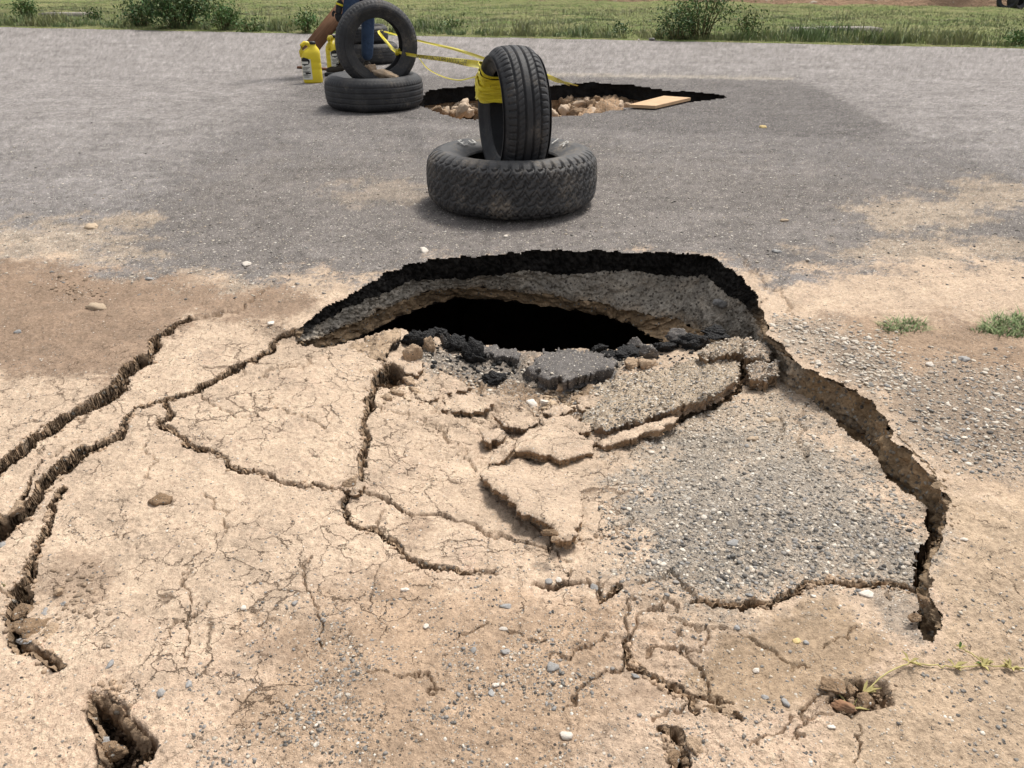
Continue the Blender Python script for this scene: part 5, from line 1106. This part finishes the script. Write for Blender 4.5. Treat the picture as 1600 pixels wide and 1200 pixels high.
# ------------------------------------------------------------------ jugs
m = M('yellow jug plastic', .38, .5); m.color(m.mix(m.mr(m.noise(6, 3), .4, .7), (.78, .62, .03), (.68, .53, .03))); MAT['jug'] = m.m
m = M('black cap', .4, .4); m.color((.015, .015, .017)); MAT['cap'] = m.m
m = M('label paper', .5, .4); m.color((.66, .66, .60)); MAT['lab'] = m.m
def jug(loc, yaw, sc, label):
    r = empty('jug', loc, label, 'jug', 'yellow plastic jugs by the far tyres', (0, 0, yaw)); n = 40
    prof = [(0,.90,.0),(.004,.97,0),(.012,1,0),(.10,1,0),(.105,.975,0),(.11,1,0),(.15,1,0),(.155,.975,0),(.16,1,0),(.20,.99,0),(.225,.95,.004),(.245,.86,.010),(.262,.66,.018),(.275,.44,.024),(.284,.34,.026),(.295,.33,.026)]
    V_ = []
    for z, k, dx in prof:
        for i in range(n):
            a = 2*math.pi*i/n; c, s_ = math.cos(a), math.sin(a); e = 3.2-1.2*ss(.22, .28, z); q = (abs(c)**e+abs(s_)**e)**(-1/e); V_.append((dx+.078*k*q*c, (.052 if k > .5 else .052*1.35)*k*q*s_, z))
    V_.append((0, 0, 0)); F = list(map(list, gridfaces(len(prof), n, True))); body = np_mesh('body', np.array(V_)*sc, np.array(F), MAT['jug'], r)
    b = bmesh.new(); bmesh.ops.create_circle(b, cap_ends=True, segments=n, radius=.07*sc, matrix=Matrix.Translation((0, 0, .002)) @ Matrix.Diagonal((1, .66, 1, 1))); obj('base', b, MAT['jug'], r)
    b = bmesh.new(); tube_bm(b, [Vector(p)*sc for p in ((-.068,0,.20),(-.072,0,.245),(-.062,0,.285),(-.038,0,.303),(-.014,0,.30),(.0,0,.285),(.008,0,.262))], [.017*sc]*5+[.018*sc, .02*sc], 12); obj('handle', b, MAT['jug'], r)
    b = bmesh.new(); bmesh.ops.create_cone(b, cap_ends=True, segments=24, radius1=.026*sc, radius2=.025*sc, depth=.022*sc, matrix=Matrix.Translation((.026*sc, 0, .303*sc)))
    bmesh.ops.bevel(b, geom=[e for e in b.edges if e.calc_length() < .01*sc and e.verts[0].co.z > .31*sc and e.verts[1].co.z > .31*sc], offset=.002, segments=2, affect='EDGES'); obj('cap', b, MAT['cap'], r)
    # label wraps the front left
    def on(a, z, o_=.0012):
        c, s_ = math.cos(a), math.sin(a); e = 3.2; q = (abs(c)**e+abs(s_)**e)**(-1/e); return np.array(((.078+o_)*q*c, (.052+o_)*q*s_, z))*sc
    def patch(name, a0, a1, z0, z1, mat, par, o_=.0012, ell=False):
        A = np.linspace(0, 1, 14); V_ = []
        for q in np.linspace(0, 1, 8):
            hw2 = math.sqrt(max(0, 1-(2*q-1)**2)) if ell else 1
            for t in A: V_.append(on((a0+a1)/2+(a1-a0)*(t-.5)*hw2, z0+(z1-z0)*q, o_))
        return np_mesh(name, np.array(V_), gridfaces(8, 14), mat, par)
    a0, a1 = math.radians(188), math.radians(262)
    lb = patch('label', a0, a1, .03, .185, MAT['lab'], r)
    patch('label_emblem', a0+.1, a1-.1, .135, .20, MAT['print'], lb, .0022, True); patch('label_band', a0+.25, a1-.25, .150, .168, MAT['lab'], lb, .003)
    for i, z in enumerate((.122, .113, .104, .092, .084, .066, .058, .048)): patch('label_text', a0+.12+.1*(i % 3), a1-.15-.12*((i*7) % 3), z, z+.0035, MAT['print'], lb, .0024)
    patch('label_block', a1-.6, a1-.12, .072, .084, MAT['print'], lb, .003)
    return r
g_ = GV(488, 130); jug(Vector((g_.x, g_.y+.05, 0)), math.radians(22), 1.12, 'yellow plastic jug with black cap and printed label, leftmost of the two')
g_ = GV(522, 115); jug(Vector((g_.x, g_.y+.05, 0)), math.radians(78), 1.12, 'yellow plastic jug seen from its side, half hidden by the ring tyre')
b = bmesh.new(); bmesh.ops.create_cube(b, size=1, matrix=Matrix.Diagonal((.09, .05, .035, 1))); bmesh.ops.bevel(b, geom=b.edges[:], offset=.006, segments=2, affect='EDGES')
tag(obj('rubber_scrap', b, MAT['cap']), 'small black rubber scrap against the flat tyre below the half hidden jug', 'scrap').location = GV(515, 119, .0)+Vector((0, 0, .017))
# ------------------------------------------------------------------ boards
def woodm(name, c1, c2):
    m = M(name, .75, .25); mp = m.n('ShaderNodeMapping'); m.L.new(m.co, mp.inputs[0]); mp.inputs['Scale'].default_value = (1.2, 18, 18)
    a = m.noise(3, 6, .65, mp.outputs[0]); c = m.mix(m.mr(a, .3, .7), c1, c2); c = m.mix(.3, c, m.ramp(m.noise(9, 4), [(.3, (.3,.3,.3)), (.7, (.75,.75,.75))]), 'OVERLAY'); m.color(c); m.bump(a, .003, .6); return m.m
MAT['brownwood'] = woodm('stained plank', (.13,.065,.035), (.24,.13,.075)); MAT['palewood'] = woodm('raw plank', (.50,.33,.19), (.60,.41,.25)); MAT['redwood'] = woodm('dark strip', (.14,.06,.035), (.2,.09,.05))
def beam(name, p0, p1, wdt, thk, mat, label, cat, facing=Vector((0, -1, 0))):
    p0, p1 = Vector(p0), Vector(p1); d = (p1-p0); L = d.length; x = d.normalized(); z = (facing-facing.project(x)).normalized(); y = z.cross(x)
    b = bmesh.new(); bmesh.ops.create_cube(b, size=1, matrix=Matrix.Diagonal((L, wdt, thk, 1))); bmesh.ops.bevel(b, geom=b.edges[:], offset=.0025, segments=2, affect='EDGES')
    o = obj(name, b, mat); o.matrix_world = Matrix.Translation((p0+p1)/2) @ Matrix((x, y, z)).transposed().to_4x4(); return tag(o, label, cat)
pl = GV(478, 97); hz = GY(541, 8, pl.y+.12)
dxy = (hz-pl).normalized()
beam('board', pl+Vector((0, 0, .07)), hz+Vector((0, 0, .0))+dxy*.05, .165, .035, MAT['brownwood'], 'brown stained board leaning on one end, held by the person', 'board', Vector((-.25, -1, .25)))
beam('strip_of_wood', GV(466, 105, .012), GV(527, 109, .012), .05, .022, MAT['redwood'], 'thin dark red strip of wood lying on the road behind the jugs', 'wood strip', Vector((0, 0, 1)))
# pale panel over the far hole
q = [G(983, 169, .012), G(1030, 170.5, .012), G(1078, 158, .03), G(1077, 153.5, .03), G(1037, 153.5, .03), G(983, 164, .015)]
q = [G(982, 168, .01), G(1024, 170, .01), G(1079, 157, .012), G(1037, 154, .012)]
b = bmesh.new(); tp = [b.verts.new(Vector(x)+Vector((0, 0, .022))) for x in q]; bt_ = [b.verts.new(Vector(x)) for x in q]
b.faces.new(tp); b.faces.new(bt_[::-1])
for i in range(4): b.faces.new((tp[i], bt_[i], bt_[(i+1) % 4], tp[(i+1) % 4]))
bmesh.ops.recalc_face_normals(b, faces=b.faces[:]); o = obj('plywood_panel', b, MAT['palewood']); o.data.shade_flat(); tag(o, 'pale tan wood panel lying across the far sinkhole edge', 'wood panel')
# ------------------------------------------------------------------ person, seen from the thighs down
def jeans():
    m = M('blue denim', .9, .15); a = m.noise(9, 5, .6); b = m.noise(160, 3, .6); m.color(m.mix(m.mr(a, .3, .7), (.022, .038, .075), (.05, .08, .14))); m.bump(m.math('ADD', a, m.math('MULTIPLY', b, .1)), .03, .9); return m.m
MAT['jeans'] = jeans(); MAT['skin'] = simple('skin', (.36,.2,.13), (.40,.23,.15), 10, .55, .001); MAT['shirt'] = simple('grey shirt', (.06,.065,.08), (.09,.095,.11), 8, .9, .01)
MAT['glove'] = simple('black knit glove', (.025,.026,.03), (.045,.046,.05), 30, .9, .003); MAT['boot'] = simple('dark boot', (.03,.025,.02), (.05,.04,.03), 12, .6, .003)
def skinmesh(name, verts, edges, rad_, mat, parent, sub=2, rootv=0):
    me = bpy.data.meshes.new(name); me.from_pydata([tuple(v) for v in verts], edges, []); o = bpy.data.objects.new(name, me); C.objects.link(o)
    md = o.modifiers.new('skin', 'SKIN'); md.use_smooth_shade = True; sv_ = me.skin_vertices[0].data
    for i, r in enumerate(rad_): sv_[i].radius = (r, r) if not isinstance(r, tuple) else r
    sv_[rootv].use_root = True; s2 = o.modifiers.new('sub', 'SUBSURF'); s2.levels = sub; s2.render_levels = sub
    dg = bpy.context.evaluated_depsgraph_get(); m2 = bpy.data.meshes.new_from_object(o.evaluated_get(dg)); m2.name = name; bpy.data.objects.remove(o); m2.materials.clear(); m2.materials.append(mat); m2.shade_smooth()
    q = bpy.data.objects.new(name, m2); C.objects.link(q); q.parent = parent; return q
pf = GV(573, 112); per = empty('person', pf, 'person in blue jeans and black gloves bending over a brown board', 'person')
def L_(u, v, dy=0.0): return GY(u, v, pf.y+dy)-pf
kneeR, hipR, ankR = L_(575, 35), L_(572, -28, .05), L_(574, 102)
kneeL, hipL, ankL = L_(545, 22, -.12), L_(556, -28, -.02), L_(533, 84, -.12); ankL.z = .09; ankR.z = .09
pel = (hipR+hipL)/2+Vector((0, 0, .06)); chest = pel+Vector((-.30, -.12, .30)); neck = chest+Vector((-.16, -.05, .10))
skinmesh('jeans', [pel, hipR, kneeR, ankR+Vector((0, 0, .01)), hipL, kneeL, ankL+Vector((0, 0, .01)), pel+Vector((-.05, -.02, .08))], [(0,1),(1,2),(2,3),(0,4),(4,5),(5,6),(0,7)], [.12,.098,.070,.062,.098,.070,.060,.13], MAT['jeans'], per)
for a_ in (ankR, ankL):
    skinmesh('boot', [a_+Vector((0, 0, .02)), a_+Vector((0, 0, -.04)), a_+Vector((-.07, -.06, -.05)), a_+Vector((-.14, -.12, -.06))], [(0,1),(1,2),(2,3)], [.05,.045,.04,.03], MAT['boot'], per)
hand = L_(529, 17, -.10); elbow = hand+Vector((.10, .05, .26)); shR = chest+Vector((.02, -.16, .03)); shF = chest+Vector((.04, .18, .03))
el2 = elbow+Vector((.06, .34, .03)); hd2 = hand+Vector((.12, .30, .02))
head = neck+Vector((-.14, -.06, .10))
skinmesh('body', [chest, neck, head, head+Vector((-.03, -.01, .08)), head+Vector((-.085,-.02,-.02)), shR, elbow, hand+Vector((.025, .01, .09)), shF, el2, hd2], [(0,1),(1,2),(2,3),(2,4),(0,5),(5,6),(6,7),(0,8),(8,9),(9,10)], [.13,.06,.085,.075,.05,.075,.045,.030,.075,.045,.035], MAT['skin'], per)
skinmesh('shirt', [pel+Vector((-.05,-.02,.06)), chest, chest+Vector((-.07,-.02,.04)), shR, (shR+elbow)/2, elbow, hand+Vector((.035, .015, .12)), shF, (shF+el2)/2, el2, hd2], [(0,1),(1,2),(1,3),(3,4),(4,5),(5,6),(1,7),(7,8),(8,9),(9,10)], [.145,.15,.10,.085,.068,.058,.046,.085,.068,.058,.045], MAT['shirt'], per)
hr_ = skinmesh('hair', [head+Vector((.03,.01,.04)), head+Vector((-.01,0,.10))], [(0,1)], [.09,.08], MAT['cap'], per)
# gloved hand: palm and five fingers curled round the board's edge
pv = [hand+Vector((.028, .01, .10)), hand+Vector((.015, 0, .045)), hand, hand+Vector((-.006, -.008, -.035))]; pe = [(0,1),(1,2),(2,3)]; pr_ = [.033,.036,(.046,.030),(.044,.026)]
skinmesh('glove', pv, pe, pr_, MAT['glove'], per)
for i, (o1, ln) in enumerate(((-.034, .9), (-.012, 1.0), (.011, .95), (.033, .78))):
    b0 = hand+Vector((o1*.8+.0, -.01, -.025)); pts = [b0, b0+Vector((.002, -.020, -.030*ln)), b0+Vector((.010, -.018, -.060*ln)), b0+Vector((.016, .004, -.078*ln))]
    skinmesh('glove_finger', pts, [(0,1),(1,2),(2,3)], [.0125,.0115,.0105,.009], MAT['glove'], per)
b0 = hand+Vector((-.035, -.004, .0)); skinmesh('glove_thumb', [b0, b0+Vector((-.022, -.012, -.022)), b0+Vector((-.018, -.022, -.052))], [(0,1),(1,2)], [.016,.013,.011], MAT['glove'], per)
m = M('yellow cuff', .8, .2); m.color((.72, .62, .05)); MAT['cuff'] = m.m
b = bmesh.new(); 
tube_bm(b, [hand+Vector((.018, .004, .045)), hand+Vector((.024, .006, .062))], [.044, .043], 20); obj('glove_cuff', b, MAT['cuff'], per)
# ------------------------------------------------------------------ small plants near the sinkhole, runner, twig, litter, verge stones
def tuft(u, v, w, d, n, h, label, s):
    c = GV(u, v); r_ = np.random.default_rng(s); a = r_.uniform(0, 6.28, n); q = np.sqrt(r_.random(n)); L = surf(np.clip(u+np.cos(a)*q*w/2, -100, 1750), v+np.sin(a)*q*d/2)
    hh = h*r_.uniform(.5, 1.2, n); f = r_.random((n, 1)); col = np.array((.12,.20,.06))*(1-f)+np.array((.26,.31,.13))*f
    o = blades(L[:, 0]-c.x, L[:, 1]-c.y, L[:, 2]-c.z, hh, r_.uniform(.003, .005, n), col, 'grass_tuft', .8); del o['kind']; o.location = c; tag(o, label, 'grass tuft')
tuft(1412, 510, 74, 22, 520, .022, 'small green grass tuft right of the sinkhole rim', 1)
tuft(1590, 510, 110, 34, 850, .030, 'larger green grass tuft at the right edge of the frame', 2)
tuft(1545, 516, 50, 12, 260, .018, 'thin straggly end of grass left of the large tuft', 3)
def runner(pts, nodes, label, seed_):
    rs = random.Random(seed_); P3 = [sv(u, v)+Vector((0, 0, z)) for u, v, z in pts]; o0 = P3[0].copy(); r = empty('creeping_weed', o0, label, 'weed'); b = bmesh.new()
    fine_ = []
    for p, q in zip(P3, P3[1:]):
        for k in range(6): fine_.append(p.lerp(q, k/6)+Vector((rs.gauss(0, .0012), rs.gauss(0, .0012), abs(rs.gauss(0, .001))))-o0)
    tube_bm(b, fine_+[P3[-1]-o0], .0011, 5); obj('stem', b, MAT['straw'], r)
    for (i, n, ln) in nodes:
        for k in range(n):
            a = rs.uniform(0, 6.28); p = P3[i]-o0; d = Vector((math.cos(a), math.sin(a)*.8, rs.uniform(.15, .7))); e = p+d*ln*rs.uniform(.6, 1); s_ = d.cross(Vector((0, 0, 1))).normalized()*.0022; m_ = p.lerp(e, .5)+Vector((0, 0, .004))
            b = bmesh.new(); vs_ = [b.verts.new(x) for x in (p-s_*.5, p+s_*.5, m_+s_, e, m_-s_)]; b.faces.new(vs_); obj('leaf', b, MAT['straw'] if (k or i % 2) else MAT['green'], r)
m = M('straw', .8, .2); m.color((.48, .42, .18)); MAT['straw'] = m.m; m = M('green leaf', .7, .2); m.color((.10, .17, .05)); MAT['green'] = m.m
runner([(1330,1095,.012),(1350,1078,.018),(1385,1055,.012),(1420,1038,.006),(1460,1041,.003),(1492,1043,.003),(1535,1040,.003),(1580,1042,.003),(1640,1046,.003)], [(0,5,.03),(1,5,.028),(3,7,.022),(5,6,.02),(6,5,.018),(7,7,.022)], 'straw coloured creeping weed running from the small hollow to the right edge', 4)
runner([(1500,1012,.003),(1520,1022,.004),(1540,1038,.003)], [(0,3,.012),(2,5,.018)], 'short pale weed shoot joining the creeping weed from above', 5)
b = bmesh.new(); P3 = [sv(u, v) for u, v in ((-12,908),(6,914),(24,925))]; tube_bm(b, [p-P3[0]+Vector((0, 0, .003)) for p in P3], [.0022,.002,.001], 6); o = obj('twig', b, MAT['stem']); o.location = P3[0]; tag(o, 'thin brown twig at the left edge above the slot', 'twig')
for i, (u, v, w, c, lab) in enumerate([(80,37,.09,'white','white scrap of litter in the verge grass at the far left'),(402,46,.10,'white','crumpled white litter in the verge behind the leaning board'),(1018,61,.14,'grey','grey stone at the foot of the arching bush'),(998,62,.06,'white','small pale stone left of the arching bush')]):
    rock('litter' if 'litter' in lab else 'stone', GV(u, v, .02), (w, w*.6, .04), MAT['stone'], 1900+i, lab, 'litter' if 'litter' in lab else 'stone', None, 2, .3, .1, 10, col=STC[c])
for (u0, u1, v, lab) in ((1248, 1282, 56, 'pale flat concrete block in the grass at the right'), (1290, 1378, 55, 'long low concrete edge in the grass right of the pale block'), (60, 130, 29, 'flat grey concrete slab in the grass at the top left')):
    p0, p1 = GV(u0, v), GV(u1, v); beam('concrete_block', p0+Vector((0, .25, .05)), p1+Vector((0, .25, .05)), .45, .10, simple('weathered concrete', (.33,.30,.27), (.24,.22,.2), 9), lab, 'concrete', Vector((0, 0, 1)))
